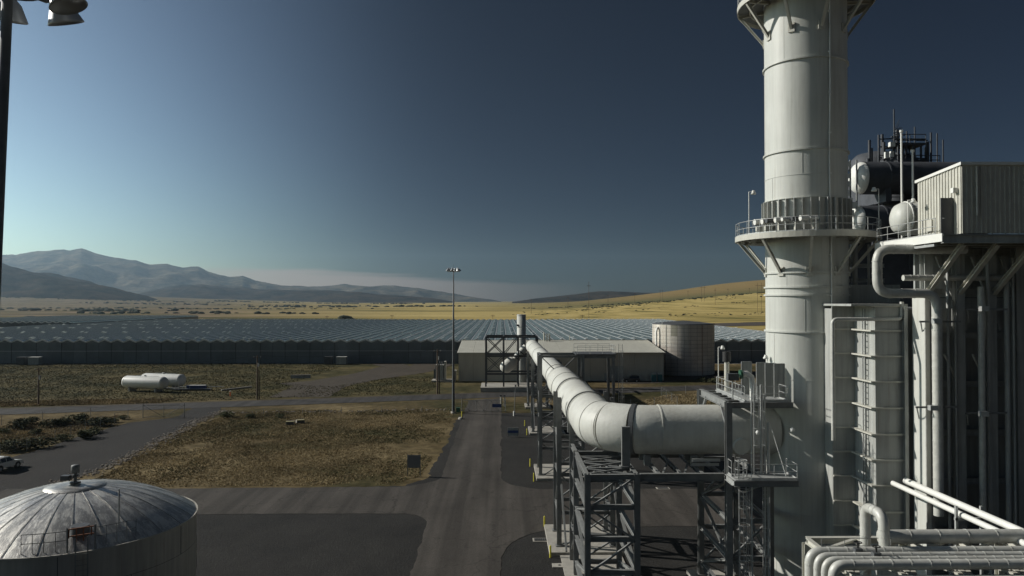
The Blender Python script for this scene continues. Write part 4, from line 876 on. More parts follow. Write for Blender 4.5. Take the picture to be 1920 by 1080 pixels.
for z in (23.4, 24.6, 25.8): beam((26.6, 60, z), (31, 60, z), .2, .3, M['column'], HB, 'roof_beam')
for x, r in ((27.2, .12), (27.9, .2), (29.0, .1), (29.6, .15)): MB().cyl((x, 58.5, 22.4), (x, 58.5, 27.4), r, n=10).build('roof_pipe', M['column'], HB)
MB().span((26.4, 57.6, 22.8), (31, 57.75, 24.2)).build('roof_screen', M['wall'], HB)
# shed platform and shed
PF = thing('shed_platform', 'cantilevered platform with diagonal struts carrying the ribbed shed', 'platform', (32, 48, 26.5))
MB().span((27.0, 45.2, 26.95), (42, 53.4, 27.05)).build('deck', M['galv'], PF)
MB().span((26.93, 45.2, 26.6), (27.0, 53.4, 27.1)).build('fascia', M['whitep'], PF); beam((27, 45.3, 26.75), (42, 45.3, 26.75), .3, .5, M['casing'], PF)
MB().span((26.9, 46, 26.35), (27.1, 53, 26.5)).build('cable_tray', M['rail'], PF)
for y in (47.2, 49.3, 51.5): beam((27, y, 26.7), (42, y, 26.7), .25, .4, M['casing'], PF)
for x in (28.6, 30.75, 33.1, 35.5): MB().ibeam((x, 45.8, 26.5), (x, 49.7, 23.5), .3, .3).build('strut', M['steelcream'], PF)
railing([(27.0, 53.2, 27.05), (27.0, 46.0, 27.05)], PF)
SH = thing('ribbed_shed', 'cream ribbed-metal shed with open door high on the right platform', 'shed', (31, 47, 27.1))
sx0, sx1, sy0, sy1, sz0, sz1, sz2 = 28.22, 40, 45.3, 50.1, 27.1, 30.95, 31.3
n = 15; dy = (sy1-sy0)/n
for i in range(n):
    y = sy0+dy*(i+.5); tp = sz2+(sz1-sz2)*(i+.5)/n+.02
    lo = 29.45 if 46.1 < y < 47.15 else sz0
    MB().span((sx0, y-dy/2, lo), (sx0+.08, y+dy/2, tp)).build('wall_sheet', M['whitep'] if False else M['steelcream'], SH); MB().span((sx0-.05, y-dy/2+.01, lo), (sx0, y-dy/2+.07, tp)).build('rib', M['steelcream'], SH)
n = 40; dxs = (sx1-sx0)/n
for i in range(n):
    x = sx0+dxs*(i+.5); MB().span((x-dxs/2+.005, sy0, sz0), (x+dxs/2-.005, sy0+.08, sz2)).build('wall_sheet', M['steelcream'], SH); MB().span((x-dxs/2+.01, sy0-.05, sz0), (x-dxs/2+.08, sy0, sz2-.1)).build('rib', M['steelcream'], SH)
MB().add([(sx0-.12, sy0-.15, sz2), (sx1, sy0-.15, sz2), (sx1, sy1+.15, sz1), (sx0-.12, sy1+.15, sz1), (sx0-.12, sy0-.15, sz2+.18), (sx1, sy0-.15, sz2+.18), (sx1, sy1+.15, sz1+.18), (sx0-.12, sy1+.15, sz1+.18)], [(0, 1, 2, 3), (4, 5, 6, 7), (0, 1, 5, 4), (1, 2, 6, 5), (2, 3, 7, 6), (3, 0, 4, 7)]).build('roof', M['whitep'], SH)
MB().span((sx0+.06, 46.1, sz0), (sx0+.12, 47.1, 29.45)).build('doorway', M['darksteel'], SH)
d = MB().box((sx0-.42, 46.05, 28.25), (.86, .06, 2.25)).build('open_door', M['darksteel'], SH); MB().box((sx0-.7, 45.98, 28.1), (.12, .08, .06)).build('handle', M['rail'], d)
MB().cyl((29.1, sy0-.14, 28.2), (29.1, sy0-.14, sz2-.1), .07, n=8).build('downpipe', M['steelcream'], SH)
MB().box((sx0-.15, 45.75, 29.8), (.35, .3, .3)).build('door_light', M['whitep'], SH)
lv = MB().box((33.9, sy0-.06, 30.5), (.7, .12, .7)).build('louvre', M['galv'], SH)
for i in range(4): MB().box((33.9, sy0-.14, 30.25+.17*i), (.6, .04, .1)).build('slat', M['darksteel'], lv)
lv = MB().box((sx0-.06, 48.6, 27.9), (.08, .5, .8)).build('louvre', M['steelcream'], SH)
t = thing('silencer_drum', 'white round drum end behind the ribbed shed', 'drum', (27.6, 51.6, 27.1)); MB().lathe([(0, -1.6), (.5, -1.55), (.95, -1.3), (1.15, -.9), (1.15, 3)], (28.9, 51.7, 28.7), 28, axis='x').build('shell', M['cream'], t); MB().ring((28.2, 51.7, 28.7), (1, 0, 0), 1.14, .1, .07, 28).build('flange', M['whitep'], t)
t = thing('platform_light', 'floodlight on the railing left of the ribbed shed', 'floodlight', (27.05, 49.2, 27.1)); floodlight((27.05, 49.2, 27.05), 2.6, t, (1, 0, 0))
for px, y0_, y1_, Y, lab in ((1690, 248, 452, 53, 'taller slim white mast behind the shed'), (1711, 285, 420, 54, 'shorter slim white mast behind the shed')):
    p, q = at(px+6, y1_, Y), at(px, y0_, Y); t = thing('vent_mast', lab, 'mast', p, 'slim masts behind the shed'); p.x = q.x; MB().cyl(p, q, .085, .07, n=8).build('mast', M['whitep'], t); MB().cyl(q, q+Vector((0, 0, .15)), .13, n=8).build('cap', M['whitep'], t)

# insulated pipes on the boiler
pipe('insulated_pipe', 'fat cream pipe looping out below the shed then dropping down the boiler', [(30.5, 48.6, 26.35), (24.6, 48.5, 26.35), (24.6, 48.5, 23.45), (28.45, 48.4, 23.45), (28.45, 48.4, 9.0)], .31, rad=.9, bands=.8)
pipe('insulated_pipe', 'upright clad pipe near the right edge of the boiler', [(31.75, 49.0, 23.9), (31.75, 49.0, 8.0)], .2, bands=.7)
pipe('insulated_pipe', 'thin clad pipe stepping round the boiler casing beside the stack', [(22.75, 51, 13.4), (22.75, 51, 21.7), (27.5, 50.9, 21.7), (27.5, 50.9, 22.9)], .13, rad=.35, bands=1.2)
pipe('insulated_pipe', 'thin white pipe along the boiler corner column', [(28.0, 48.95, 8.4), (28.0, 48.95, 23.3)], .06)
pipe('insulated_pipe', 'level grey pipe stub under the shed platform', [(26.9, 49.6, 24.5), (33.5, 49.6, 24.5)], .2, bands=.5)
for i, (x, r, z1) in enumerate(((29.75, .10, 25.5), (30.25, .07, 22), (32.45, .12, 25.8), (33.7, .16, 24.6), (34.15, .08, 25.8), (35.4, .14, 25))):
    pipe('riser_pipe', 'slim grey upright pipe on the boiler front, %s from the left' % 'first second third fourth fifth sixth'.split()[i], [(x, 49.35, 4), (x, 49.35, z1)], r, M['column'], group='slim upright pipes on the boiler front', bands=2.4)
for x, z, lab in ((28.0, 16.0, 'grey bracket with lamp box on the fat boiler pipe'), (31.3, 15.6, 'long pipe hanger bar across the right boiler pipe'), (31.4, 22.4, 'upper hanger bar across the right boiler pipe'), (28.3, 21.6, 'hanger bar at the top of the fat boiler pipe')):
    t = thing('pipe_hanger', lab, 'pipe hanger', (x, 48.7, z), 'pipe hangers')
    MB().bar((x-.9, 48.6, z), (x+1.9, 48.7, z), .09, .12).build('bar', M['galv'], t); MB().bar((x-.8, 48.6, z-.05), (x-.1, 49.6, z-.9), .07, .07).build('strut', M['rail'], t)
    MB().box((x-.1, 48.0, z+.05), (.5, .35, .32)).build('clamp', M['rail'], t)
pipe('sloping_pipe', 'nearer of two white pipes running from the boiler towards the camera', [(26.55, 50.5, 10.6), (26.85, 30, 10.55)], .17, M['whitep'], group='paired white pipes')
pipe('sloping_pipe', 'farther of two white pipes running from the boiler towards the camera', [(27.45, 50.5, 10.75), (27.75, 30, 10.7)], .21, M['whitep'], group='paired white pipes')
t = thing('pipe_support', 'goalpost support under the paired white pipes', 'pipe support', (27.2, 42.6, 7))
for x in (26.3, 27.75): MB().bar((x, 43.0, 6.6), (x, 43.0, 11.1), .14, .14).build('post', M['rail'], t)
MB().bar((26.2, 43, 10.36), (28.0, 43, 10.36), .14, .14).build('crossbar', M['rail'], t)

# pipe rack bottom right
K = thing('pipe_rack', 'cream steel pipe rack at the bottom right corner', 'pipe rack', (22, 37, 0)); RZ = 10.3
for y in (34.3, 37.9, 40): MB().ibeam((16.35, y, RZ-.15), (32, y, RZ-.15), .3, .32).build('beam', M['steelcream'], K)
for x in (16.35, 19.0, 21.6, 24.2, 26.8, 29.4): MB().ibeam((x, 34.5, RZ-.12), (x, 39.8, RZ-.12), .26, .3).build('beam', M['steelcream'], K)
for x in (16.35, 21.6, 26.8):
    for y in (34.3, 40): MB().ibeam((x, y, 0), (x, y, RZ-.32), .35, .35, up=(0, 1, 0)).build('column', M['steelcream'], K)
for a in (16.5, 19.15, 21.75, 24.35): MB().bar((a, 38.1, RZ-.04), (a+2.4, 39.8, RZ-.04), .22, .1).build('brace', M['steelcream'], K); MB().bar((a, 34.5, RZ-.04), (a+1.2, 37.7, RZ-.04), .2, .1).build('brace', M['steelcream'], K); MB().bar((a+2.4, 34.5, RZ-.1), (a+1.2, 37.7, RZ-.1), .2, .1).build('brace', M['steelcream'], K)
for z in (3.2, 6.6):
    for y in (34.3, 40): MB().ibeam((16.35, y, z), (32, y, z), .25, .3).build('beam', M['steelcream'], K)
names = ('rearmost', 'second from the rear', 'third from the rear', 'foremost')
for i, y in enumerate((36.55, 35.95, 35.4, 34.75)):
    x = 15.1+.12*i; pipe('rack_pipe', names[i]+' of four grey parallel pipes on the rack, bending down at left', [(x, y, 2), (x, y, RZ+.38), (32, y, RZ+.38)], (.24, .18, .17, .24)[i], rad=.55, group='parallel rack pipes', bands=.9)
pipe('rack_pipe', 'wide grey pipe along the back of the rack', [(19.6, 38.6, RZ+.45), (32, 38.6, RZ+.45)], .36, bands=1.5)
pipe('rack_pipe', 'cream inverted-U pipe standing on the rack', [(18.85, 38.6, 8.4), (18.85, 38.6, 12.35), (18.95, 36.95, 12.35), (19.0, 36.95, RZ+.2)], .26, rad=.6, bands=.35)
t = thing('rack_railing', 'thin grey railing along the pipe rack', 'railing', (18, 37.2, RZ)); railing([(16.0, 37.3, RZ), (19.5, 37.3, RZ)], t, .8, M['galv'], 1.2, .02, toe=False); railing([(15.2, 37.4, RZ-2.2), (15.2, 37.4, RZ-.6)], t, .6, M['galv'], 1, .02, toe=False)
for x, y, lab in ((17.3, 36.2, 'small dark shut-off valve on the middle rack pipes'), (17.9, 35.6, 'small dark shut-off valve on the foremost rack pipes')):
    t = thing('shutoff_valve', lab, 'valve', (x, y, RZ+.5)); MB().cyl((x, y, RZ+.5), (x, y, RZ+.95), .05, n=8).build('stem', M['black'], t); MB().ring((x, y, RZ+.95), (0, 0, 1), .16, .04, .04, 14).build('handwheel', M['black'], t); MB().box((x, y, RZ+.55), (.36, .3, .25)).build('body', M['darksteel'], t)

# second unit behind: drums, dark tower and masts
Z2 = lambda y, Y: CAMZ+(563-y)/FPX*Y
for py, px, lab, r in ((334, 1604, 'upper white-ended steam drum behind the stack', 1.75), (416, 1598, 'lower white-ended steam drum behind the stack', 1.75)):
    p = at(px, py, 82); t = thing('steam_drum', lab, 'drum', p, 'steam drums behind the stack'); MB().lathe([(0, -.9), (r*.5, -.8), (r*.85, -.45), (r, 0), (r, .3)], tuple(p+Vector((.4, 0, 0))), 32, axis='x').build('head', M['whitep'], t); MB().lathe([(r+.05, .3), (r+.05, 14)], tuple(p+Vector((.4, 0, 0))), 32, axis='x').build('shell', M['rear'], t); MB().ring(p+Vector((3.2, 0, 0)), (1, 0, 0), r, .2, .1, 32).build('band', M['rear'], t)  # shell coloured dark to hold the shade lying over the drum
    for k in (3, 10): MB().box(tuple(p+Vector((k, 0, -r-.3))), (.6, 2.6, 1.4)).build('saddle', M['rear'], t)
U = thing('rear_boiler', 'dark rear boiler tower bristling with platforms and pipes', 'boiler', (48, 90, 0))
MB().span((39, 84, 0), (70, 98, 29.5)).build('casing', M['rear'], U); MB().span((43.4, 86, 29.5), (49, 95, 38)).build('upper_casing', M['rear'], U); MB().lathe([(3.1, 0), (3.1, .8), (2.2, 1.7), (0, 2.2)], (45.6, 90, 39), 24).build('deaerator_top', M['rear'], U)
for x0, x1, z in ((42.6, 49.6, 38.2), (44.4, 48, 40.6), (39, 60, 29.6), (42.6, 49.8, 34)):
    MB().span((x0, 83.4, z), (x1, 86, z+.12)).build('platform', M['rear'], U); railing([(x0, 83.5, z+.1), (x1, 83.5, z+.1)], U, m=M['rear'], r=.05)
    for k in range(4): xx = x0+.5+(x1-x0-1)*k/3; MB().bar((xx, 83.6, z-3.2), (xx, 83.6, z), .18, .18).build('strut', M['rear'], U)
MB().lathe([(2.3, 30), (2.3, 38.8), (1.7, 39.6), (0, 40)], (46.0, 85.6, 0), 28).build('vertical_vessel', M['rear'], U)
for k in range(9):
    z = 39.2+.42*k; MB().bar((44.2+.1*k, 84.6, z), (47.2-.16*k, 84.6, z+.2), .07, .07).build('lattice_bar', M['rear'], U); MB().bar((44.2+.1*k, 84.6, z), (45.6, 84.6, z+1.1), .05, .05).build('lattice_bar', M['rear'], U)
random.seed(11)
for i in range(26):
    x = 43+random.random()*6.6; z = 36+random.random()*2; yy = 84+random.random()*3; MB().cyl((x, yy, z), (x, yy, z+1.5+random.random()*3.6), .08+.14*random.random(), n=8).build('vent_pipe', M['rear'], U)
for i in range(12): x = 43+random.random()*5; z = 38.5+random.random()*3.2; MB().bar((x, 84.5, z), (x+.8+random.random()*1.8, 85, z+random.uniform(-.2, .2)), .12, .12).build('pipe_run', M['rear'], U)
for px, y0_ in ((1676, 205), (1757, 250), (1768, 262), (1700, 246), (1715, 238)): p = at(px, y0_, 86); MB().cyl((p.x, 86, 30), tuple(p), .09, n=6).build('antenna', M['rear'], U)
p = at(1672, 271, 83.2); MB().box(tuple(p), (.55, .5, .5)).build('relief_silencer', M['whitep'], U)
for px, py in ((1588, 308), (1587, 330), (1590, 345), (1588, 362), (1600, 385), (1592, 376), (1610, 392), (1596, 400), (1662, 291), (1672, 289)):
    p = at(px, py, 81); MB().box(tuple(p), (.35+.4*random.random(), .3, .3+.5*random.random())).build('valve_box', M['whitep'], U)
for px in (1586, 1594, 1606): p = at(px, 300, 81); MB().cyl((p.x, 81, 27), tuple(p), .1, n=6).build('riser', M['galv'], U)

# ================================================================== DOMED TANK BOTTOM LEFT
DX, DY, DR, DZ, DH = -27.5, 48.8, 7.25, 8.8, 2.3
T = thing('domed_tank', 'round tank with weathered metal dome roof at the bottom left', 'tank', (DX, DY, 0))
for i, (a, c) in enumerate(((0, 2.4), (2.4, 4.7), (4.7, 6.9), (6.9, DZ))):
    MB().lathe([(DR-.02, a+.015), (DR-.02, c-.015)], (DX, DY, 0), 96).build('shell_course', M['tankshell'], T)
    for k in range(6): an = 2*math.pi*(k+.5*(i % 2))/6+.4; MB().box((DX+(DR-.01)*math.cos(an), DY+(DR-.01)*math.sin(an), (a+c)/2), (.03, .03, c-a), an).build('seam', M['darksteel'], T)
MB().lathe([(DR-.05, 0), (DR-.05, DZ-.05)], (DX, DY, 0), 96).build('inner_shell', M['darksteel'], T)
SRr = (DR**2+DH**2)/(2*DH)
def dz(r): return DZ+math.sqrt(max(0, SRr**2-r*r))-(SRr-DH)
NG = 26; prof = [(1.75+(DR+.06-1.75)*i/9) for i in range(10)]
gore = MB().lathe([(r, dz(r)) for r in prof], (0, 0, 0), 3, -math.pi/NG+.002, math.pi/NG-.002).mesh('roof_panel', M['dome'])
rib = MB(); pr = [Vector((r, 0, dz(r)+.03)) for r in prof]
for a, c in zip(pr, pr[1:]): rib.bar(a, c, .03, .016)
rib = rib.mesh('roof_seam', M['dome'])
for k in range(NG):
    o = link('roof_panel', gore, T); o.rotation_euler.z = 2*math.pi*k/NG; o = link('roof_seam', rib, T); o.rotation_euler.z = 2*math.pi*(k+.5)/NG
MB().lathe([(1.8, dz(1.8)+.004), (1.79, dz(1.8)+.025), (1.0, dz(1.0)+.03), (0, dz(0)+.03)], (DX, DY, 0), 48).build('crown_plate', M['dome'], T)
MB().ring((DX, DY, DZ-.02), (0, 0, 1), DR-.02, .12, .09, 96).build('rim', M['tankshell'], T)
zt = dz(0)+.05
v = MB().cyl((DX, DY, zt), (DX, DY, zt+.74), .1, n=12).build('vent_pipe', M['galv'], T); MB().cyl((DX, DY, zt+.02), (DX, DY, zt+.15), .32, n=16).build('flange', M['galv'], v)
MB().cyl((DX, DY, zt+.5), (DX, DY, zt+.6), .18, n=14).build('flange', M['darksteel'], v)
MB().lathe([(.18, .72), (.25, .72), (.25, 1.16), (.22, 1.21), (0, 1.24)], (DX, DY, zt), 16).build('vent_cap', M['galv'], v); MB().box((DX-.55, DY-.1, zt+.42), (.5, .4, .3)).build('level_gauge', M['darksteel'], T)
MB().cyl((DX-.4, DY-.05, zt+.45), (DX, DY, zt+.45), .06, n=8).build('gauge_pipe', M['darksteel'], T)
ph = R(32); e = Vector((math.sin(ph), -math.cos(ph), 0)); s_ = Vector((math.cos(ph), math.sin(ph), 0)); c = Vector((DX, DY, 0))
ladder(c+e*(DR+.25)+Vector((0, 0, .2)), DZ+.7, e, T, M['galv'], cage=False, w_=.6)
b = MB(); g0 = c+e*(DR-.1)+Vector((0, 0, DZ))
for k in (-.95, .95): b.bar(g0+s_*k*.72, g0+s_*k*.72+Vector((0, 0, 1.45)), .07, .07)
b.build('gate_post', M['galv'], T)
b = MB()
for z in (.95, 1.35): b.bar(g0-s_*.62+Vector((0, 0, z)), g0+s_*.62+Vector((0, 0, z)), .06, .06)
for k in (-.62, -.25, .1, .5): b.bar(g0+s_*k+Vector((0, 0, .6 if k in (-.25, .1) else .85)), g0+s_*k+Vector((0, 0, 1.35)), .05, .05)
b.build('safety_gate', M['rust'], T)
for sg in (-1, 1):
    pts = []
    for k in range(5):
        an = math.atan2(e.y, e.x)+sg*(.1+.08*k); pts.append((DX+(DR-.25)*math.cos(an), DY+(DR-.25)*math.sin(an), dz(DR-.25)))
    railing(pts, T, 1.05, M['galv'], 1.3, .022, toe=False)
hh = c+Vector((math.cos(R(-38)), math.sin(R(-38)), 0))*5.9; MB().cyl(hh+Vector((0, 0, dz(5.9)-.3)), hh+Vector((0, 0, dz(5.9)+2.1)), .05, n=6).build('sample_post', M['rail'], T)
q = c+e*(DR-1.3)+Vector((0, 0, dz(DR-1.3))); MB().cyl(q-Vector((0, 0, .2)), q+Vector((0, 0, .4)), .5, n=18).build('hatch', M['darksteel'], T)

# ================================================================== YARD FURNITURE
BL = [(984, 799, 'by the third trestle footing, left one'), (988, 816, 'by the third trestle footing, right one'), (994, 875, 'left behind the walkway tower footing'), (1001, 903, 'at the front of the walkway tower footing'), (1021, 988, 'behind the long near footing'), (1032, 1046, 'at the front corner of the long near footing')]
for px, py, lab in BL:
    q = gnd(px, py); t = thing('bollard', 'yellow bollard '+lab, 'bollard', (q.x, q.y, 0), 'yellow bollards along the footings'); MB().cyl((q.x, q.y, -.1), (q.x, q.y, 1.05), .085, n=10).build('post', M['yellow'], t); MB().lathe([(.085, 0), (.06, .05), (0, .08)], (q.x, q.y, 1.05), 10).build('cap', M['yellow'], t)
q = gnd(864, 786); t = thing('bollard', 'yellow post on a white concrete base beside the drive', 'bollard', (q.x, q.y, 0)); MB().cyl((q.x+.2, q.y, 0), (q.x+.2, q.y, 1.5), .1, n=8).build('post', M['yellow'], t); MB().lathe([(.55, 0), (.5, .25), (.3, .4), (0, .42)], (q.x, q.y, 0), 14).build('base', M['concrete'], t)
def grate(label, px, py, w_, d_):
    q = gnd(px, py); t = thing('drain_grate', label, 'drain grate', (q.x, q.y, .03), 'drain grates'); MB().box((q.x, q.y, .03), (w_+.3, d_+.3, .06)).build('frame', M['concrete'], t); MB().box((q.x, q.y, .065), (w_, d_, .03)).build('pit', M['black'], t)
    for i in range(7): MB().box((q.x-w_/2+w_*(i+.5)/7, q.y, .085), (.04, d_, .03)).build('bar', M['darksteel'], t)
grate('rusty drain grate in the gravel left of the long footing', 1014, 1013, 1.25, .75); grate('drain grate in the road beneath the pipe deck', 1243, 916, 1.3, .7)
q = gnd(1049, 1062); t = thing('manhole', 'square concrete manhole cover near the nearest tower', 'manhole', (q.x, q.y, 0)); MB().box((q.x, q.y, .06), (1.25, .95, .1)).build('slab', M['concrete'], t); MB().cyl((q.x, q.y, .1), (q.x, q.y, .13), .12, n=10).build('lifting_eye', M['black'], t)
q = gnd(776, 893); t = thing('sign_board', 'blank grey board on two posts at the edge of the dry field', 'sign', (q.x, q.y, 0)); rz = 0
for k in (-.82, .82): MB().bar((q.x+k, q.y, -.1), (q.x+k, q.y, 2.85), .09, .09).build('post', M['galv'], t)
MB().box((q.x, q.y-.07, 1.95), (1.7, .04, 1.65)).build('panel', mat('sign_back', (.17, .18, .2), .5, metal=.3), t)
q = gnd(962, 820); t = thing('sign_board', 'low white and blue sign on the gravel right of the drive', 'sign', (q.x, q.y, 0))
MB().box((q.x, q.y, .95), (1.85, .05, 1.3)).build('panel', M['casing'], t); MB().box((q.x, q.y-.04, .95), (1.8, .03, .42)).build('blue_band', M['blue'], t)
for k in (-.7, .7): MB().bar((q.x+k, q.y+.06, 0), (q.x+k, q.y+.06, 1.55), .07, .07).build('post', M['galv'], t)
q = gnd(964, 780); t = thing('signal_post', 'thin pole on a white base between the drive and the trestle', 'post', (q.x, q.y, 0)); MB().cyl((q.x, q.y, 0), (q.x+.3, q.y, 6.0), .07, n=8).build('pole', M['galv'], t); MB().cyl((q.x, q.y, 0), (q.x, q.y, .95), .2, n=10).build('base', M['whitep'], t); MB().box((q.x+.3, q.y, 6.0), (.35, .3, .3)).build('lamp', M['darksteel'], t)

def gate(label, p, q, h, n, sign=None):
    p, q = Vector((*p, 0)), Vector((*q, 0)); t = thing('gate', label, 'gate', p); up = Vector((0, 0, 1))
    for k in range(n+1): MB().cyl(p.lerp(q, k/n), p.lerp(q, k/n)+up*(h+.4*(k in (0, n))), .07 if k in (0, n) else .04, n=8).build('upright', M['galv'], t)
    for z in (.18, h): MB().cyl(p+up*z, q+up*z, .045, n=6).build('rail', M['galv'], t)
    for k in range(n): MB().cyl(p.lerp(q, k/n)+up*(.18 if k % 2 else h), p.lerp(q, (k+1)/n)+up*(h if k % 2 else .18), .03, n=6).build('brace', M['galv'], t)
    b = MB(); L = (q-p).length; m_ = int(L/.35); d = (q-p)/L; hh = h-.18
    k = -hh
    while k < L:
        for sg in (1, -1):
            a0, a1 = (k, k+hh); s0, s1 = max(0, a0), min(L, a1)
            if s1 > s0:
                z0, z1 = (s0-a0), (s1-a0)
                if sg < 0: z0, z1 = hh-z0, hh-z1
                b.bar(p+d*s0+up*(.18+z0), p+d*s1+up*(.18+z1), .006, .006)
        k += .3
    kind(b.build('wire_mesh', M['galv'], t), 'stuff')
    if sign: MB().box(tuple(p.lerp(q, .8)+up*(h*.55)+Vector((0, -.08, 0))), (1.9, .05, .7)).build('sign', M['blue'], t)
    return t
gate('wire swing gate across the drive with a blue sign', gnd(866, 772)[:2], gnd(948, 772)[:2], 2.3, 6, True)
gate('wire gate at the top of the grey gravel lane', gnd(268, 784)[:2], gnd(346, 783)[:2], 2.5, 2)
q = gnd(859, 773); t = thing('green_box', 'small green utility box beside the drive gate', 'utility box', (q.x, q.y, 0)); MB().box((q.x, q.y, .45), (.8, .6, .9)).build('body', M['green'], t); MB().box((q.x, q.y, .93), (.9, .7, .08)).build('lid', M['green'], t)
for i, px in enumerate((939, 946)): q = gnd(px, 762); t = thing('gate_post', ('left' if i == 0 else 'right')+' of the paired posts behind the drive gate', 'post', (q.x, q.y, 0)); MB().cyl((q.x, q.y, 0), (q.x, q.y, 2.2), .13, n=8).build('post', M['steelcream'], t); MB().box((q.x, q.y, 2.3), (.4, .3, .3)).build('keypad', M['darksteel'], t)
def fence(label, pts, h=2.1, gap=4.5):
    P_ = [Vector((*p[:2], 0)) for p in pts]; t = thing('wire_fence', label, 'fence', P_[0]); up = Vector((0, 0, 1)); pm = MB().cyl((0, 0, -.1), (0, 0, h), .05, n=6).mesh('post', M['galv']); b = MB()
    for a, c in zip(P_, P_[1:]):
        n = max(1, round((c-a).length/gap))
        for i in range(n): link('post', pm, t, a.lerp(c, i/n)-t.location)
        for z in (.1, .5, .9, 1.3, 1.7, h-.05): b.bar(a+up*z, c+up*z, .012, .012)
    kind(b.build('strands', M['galv'], t), 'stuff'); return t
fence('wire fence along the grey gravel lane at left', [gnd(-160, 905), gnd(0, 861), gnd(50, 846), gnd(103, 832), gnd(160, 812), gnd(240, 788), gnd(268, 784)])
fence('wire fence along the far road at left', [gnd(-120, 800), gnd(3, 797), gnd(80, 789), gnd(170, 782), gnd(240, 775)], 1.8, 6)
fence('wire fence running from the drive gate along the field', [gnd(346, 783), gnd(420, 778), gnd(640, 774), gnd(866, 772)], 1.2, 8)
fence('wire fence behind the big pipe toward the tank', [gnd(948, 772), gnd(1090, 772), gnd(1270, 760), gnd(1240, 741), gnd(1330, 735)], 2.0, 6)

# far power-line poles on the right-hand slope
i = 0
for px, yt, Y in ((1104, 528, 700), (1240, 543, 1500), (1318, 536, 1300), (1341, 541, 1150), (1365, 541, 1400), (1424, 530, 900), (1190, 548, 1500), (1140, 552, 1600), (996, 560, 1200), (1065, 556, 1500), (735, 590, 640), (613, 592, 640), (924, 590, 640), (1092, 590, 640), (1290, 545, 1600), (1405, 540, 1500)):
    p = at(px, yt, Y); z0 = H(p.x, Y); h = max(8, p.z-z0); i += 1; hf = i in (2, 3, 6)
    t = thing('power_pole', 'distant power pole, number %d from the left on the far slope' % 0, 'power pole', (p.x, Y, z0), 'distant power poles'); t['px'] = px
    for k in ((-2.4, 2.4) if hf else (0,)): MB().cyl((p.x+k, Y, z0-1), (p.x+k, Y, z0+h), .16 if Y < 1000 else .22, n=6).build('pole', M['wood'], t)
    if h > 9: MB().bar((p.x-(5 if hf else 1.8), Y, z0+h*.9), (p.x+(5 if hf else 1.8), Y, z0+h*.9), .3, .35).build('crossarm', M['wood'], t)
pp = sorted([o for o in bpy.data.objects if o.name.startswith('power_pole')], key=lambda o: o['px']); ORD = 'first second third fourth fifth sixth seventh eighth ninth tenth eleventh twelfth thirteenth fourteenth fifteenth sixteenth'.split()
for o, k in zip(pp, ORD): o['label'] = 'thin distant power pole beyond the greenhouse, %s from the left' % k; del o['px']
b = MB(); p = at(1055, 597, 600)
vv = []
for j in range(13):
    for i in range(31):
        u, v_ = i/30*2-1, j/12*2-1; h = max(0, 1-u*u)*max(0, 1-v_*v_)*(1.2+.8*noise.noise((u*4, v_*3, 1)))*5; vv.append((p.x+u*22, 600+v_*9, h+.3))
tag(b.add(vv, [(j*31+i, j*31+i+1, (j+1)*31+i+1, (j+1)*31+i) for j in range(12) for i in range(30)], True).build('soil_heap', M['dirt']), 'dark heap of soil just behind the greenhouse roof', 'soil heap')
strip('tilled_strip', M['dirt'], [(130, 640), (240, 690), (420, 760)], 55, .25, 40, 10)

# ================================================================== VEGETATION
def inpoly(x, y, P_):
    c = False; j = len(P_)-1
    for i in range(len(P_)):
        if (P_[i][1] > y) != (P_[j][1] > y) and x < (P_[j][0]-P_[i][0])*(y-P_[i][1])/(P_[j][1]-P_[i][1])+P_[i][0]: c = not c
        j = i
    return c
def tufts(name, label, poly, n, size, m, seed, thr=None, blades=4):
    random.seed(seed); X = [p[0] for p in poly]; Yy = [p[1] for p in poly]; vv, ff = [], []; k = tries = 0
    while k < n and tries < n*6:
        tries += 1; x, y = random.uniform(min(X), max(X)), random.uniform(min(Yy), max(Yy))
        if not inpoly(x, y, poly): continue
        d = noise.noise((x*.05, y*.05, seed))+.5*noise.noise((x*.2, y*.2, seed))
        if thr is not None and d < thr+random.uniform(-.15, .15): continue
        k += 1; z = H(x, y); s0 = size*random.uniform(.5, 1.4)
        for q_ in range(blades):
            a = random.uniform(0, 6.283); l = s0*random.uniform(.5, 1.1); w_ = s0*.22; tx, ty = math.cos(a), math.sin(a); ox, oy = x+random.uniform(-.3, .3)*s0, y+random.uniform(-.3, .3)*s0; n0 = len(vv)
            vv += [(ox-ty*w_, oy+tx*w_, z), (ox+ty*w_, oy-tx*w_, z), (ox+tx*l*.6+ty*w_*.4, oy+ty*l*.6-tx*w_*.4, z+l*.7), (ox+tx*l*.8-ty*w_*.3, oy+ty*l*.8+tx*w_*.3, z+l*.6)]; ff.append((n0, n0+1, n0+2, n0+3))
    me = bpy.data.meshes.new(name); me.from_pydata(vv, [], ff); me.materials.append(m); me['keep'] = 1
    return kind(link(name, me), 'stuff', label, 'grass')
field = [(-9.6, 150), (-9.8, 120), (-10.5, 98), (-14, 93.6), (-48, 92.6), (-52, 95), *[tuple(p) for p in G((215, 880), (300, 830), (380, 795), (440, 772), (640, 768), (850, 766))]]
tufts('dry_grass', 'dry straw-coloured grass covering the field left of the drive', field, 42000, .17, M['straw'], 3, -.12, 3)
tufts('green_weeds', 'patchy dark green weeds in the dry field', field, 9000, .2, M['weed'], 9, .10, 3)
bank = [tuple(p) for p in G((-160, 768), (0, 762), (300, 755), (560, 745), (800, 738), (840, 715), (790, 700), (620, 725), (540, 720), (640, 690), (600, 685), (0, 680), (-160, 680))]
tufts('bank_grass', 'rough grass on the bank below the greenhouse', bank, 34000, .26, M['bankw'], 15, -.45, 3)
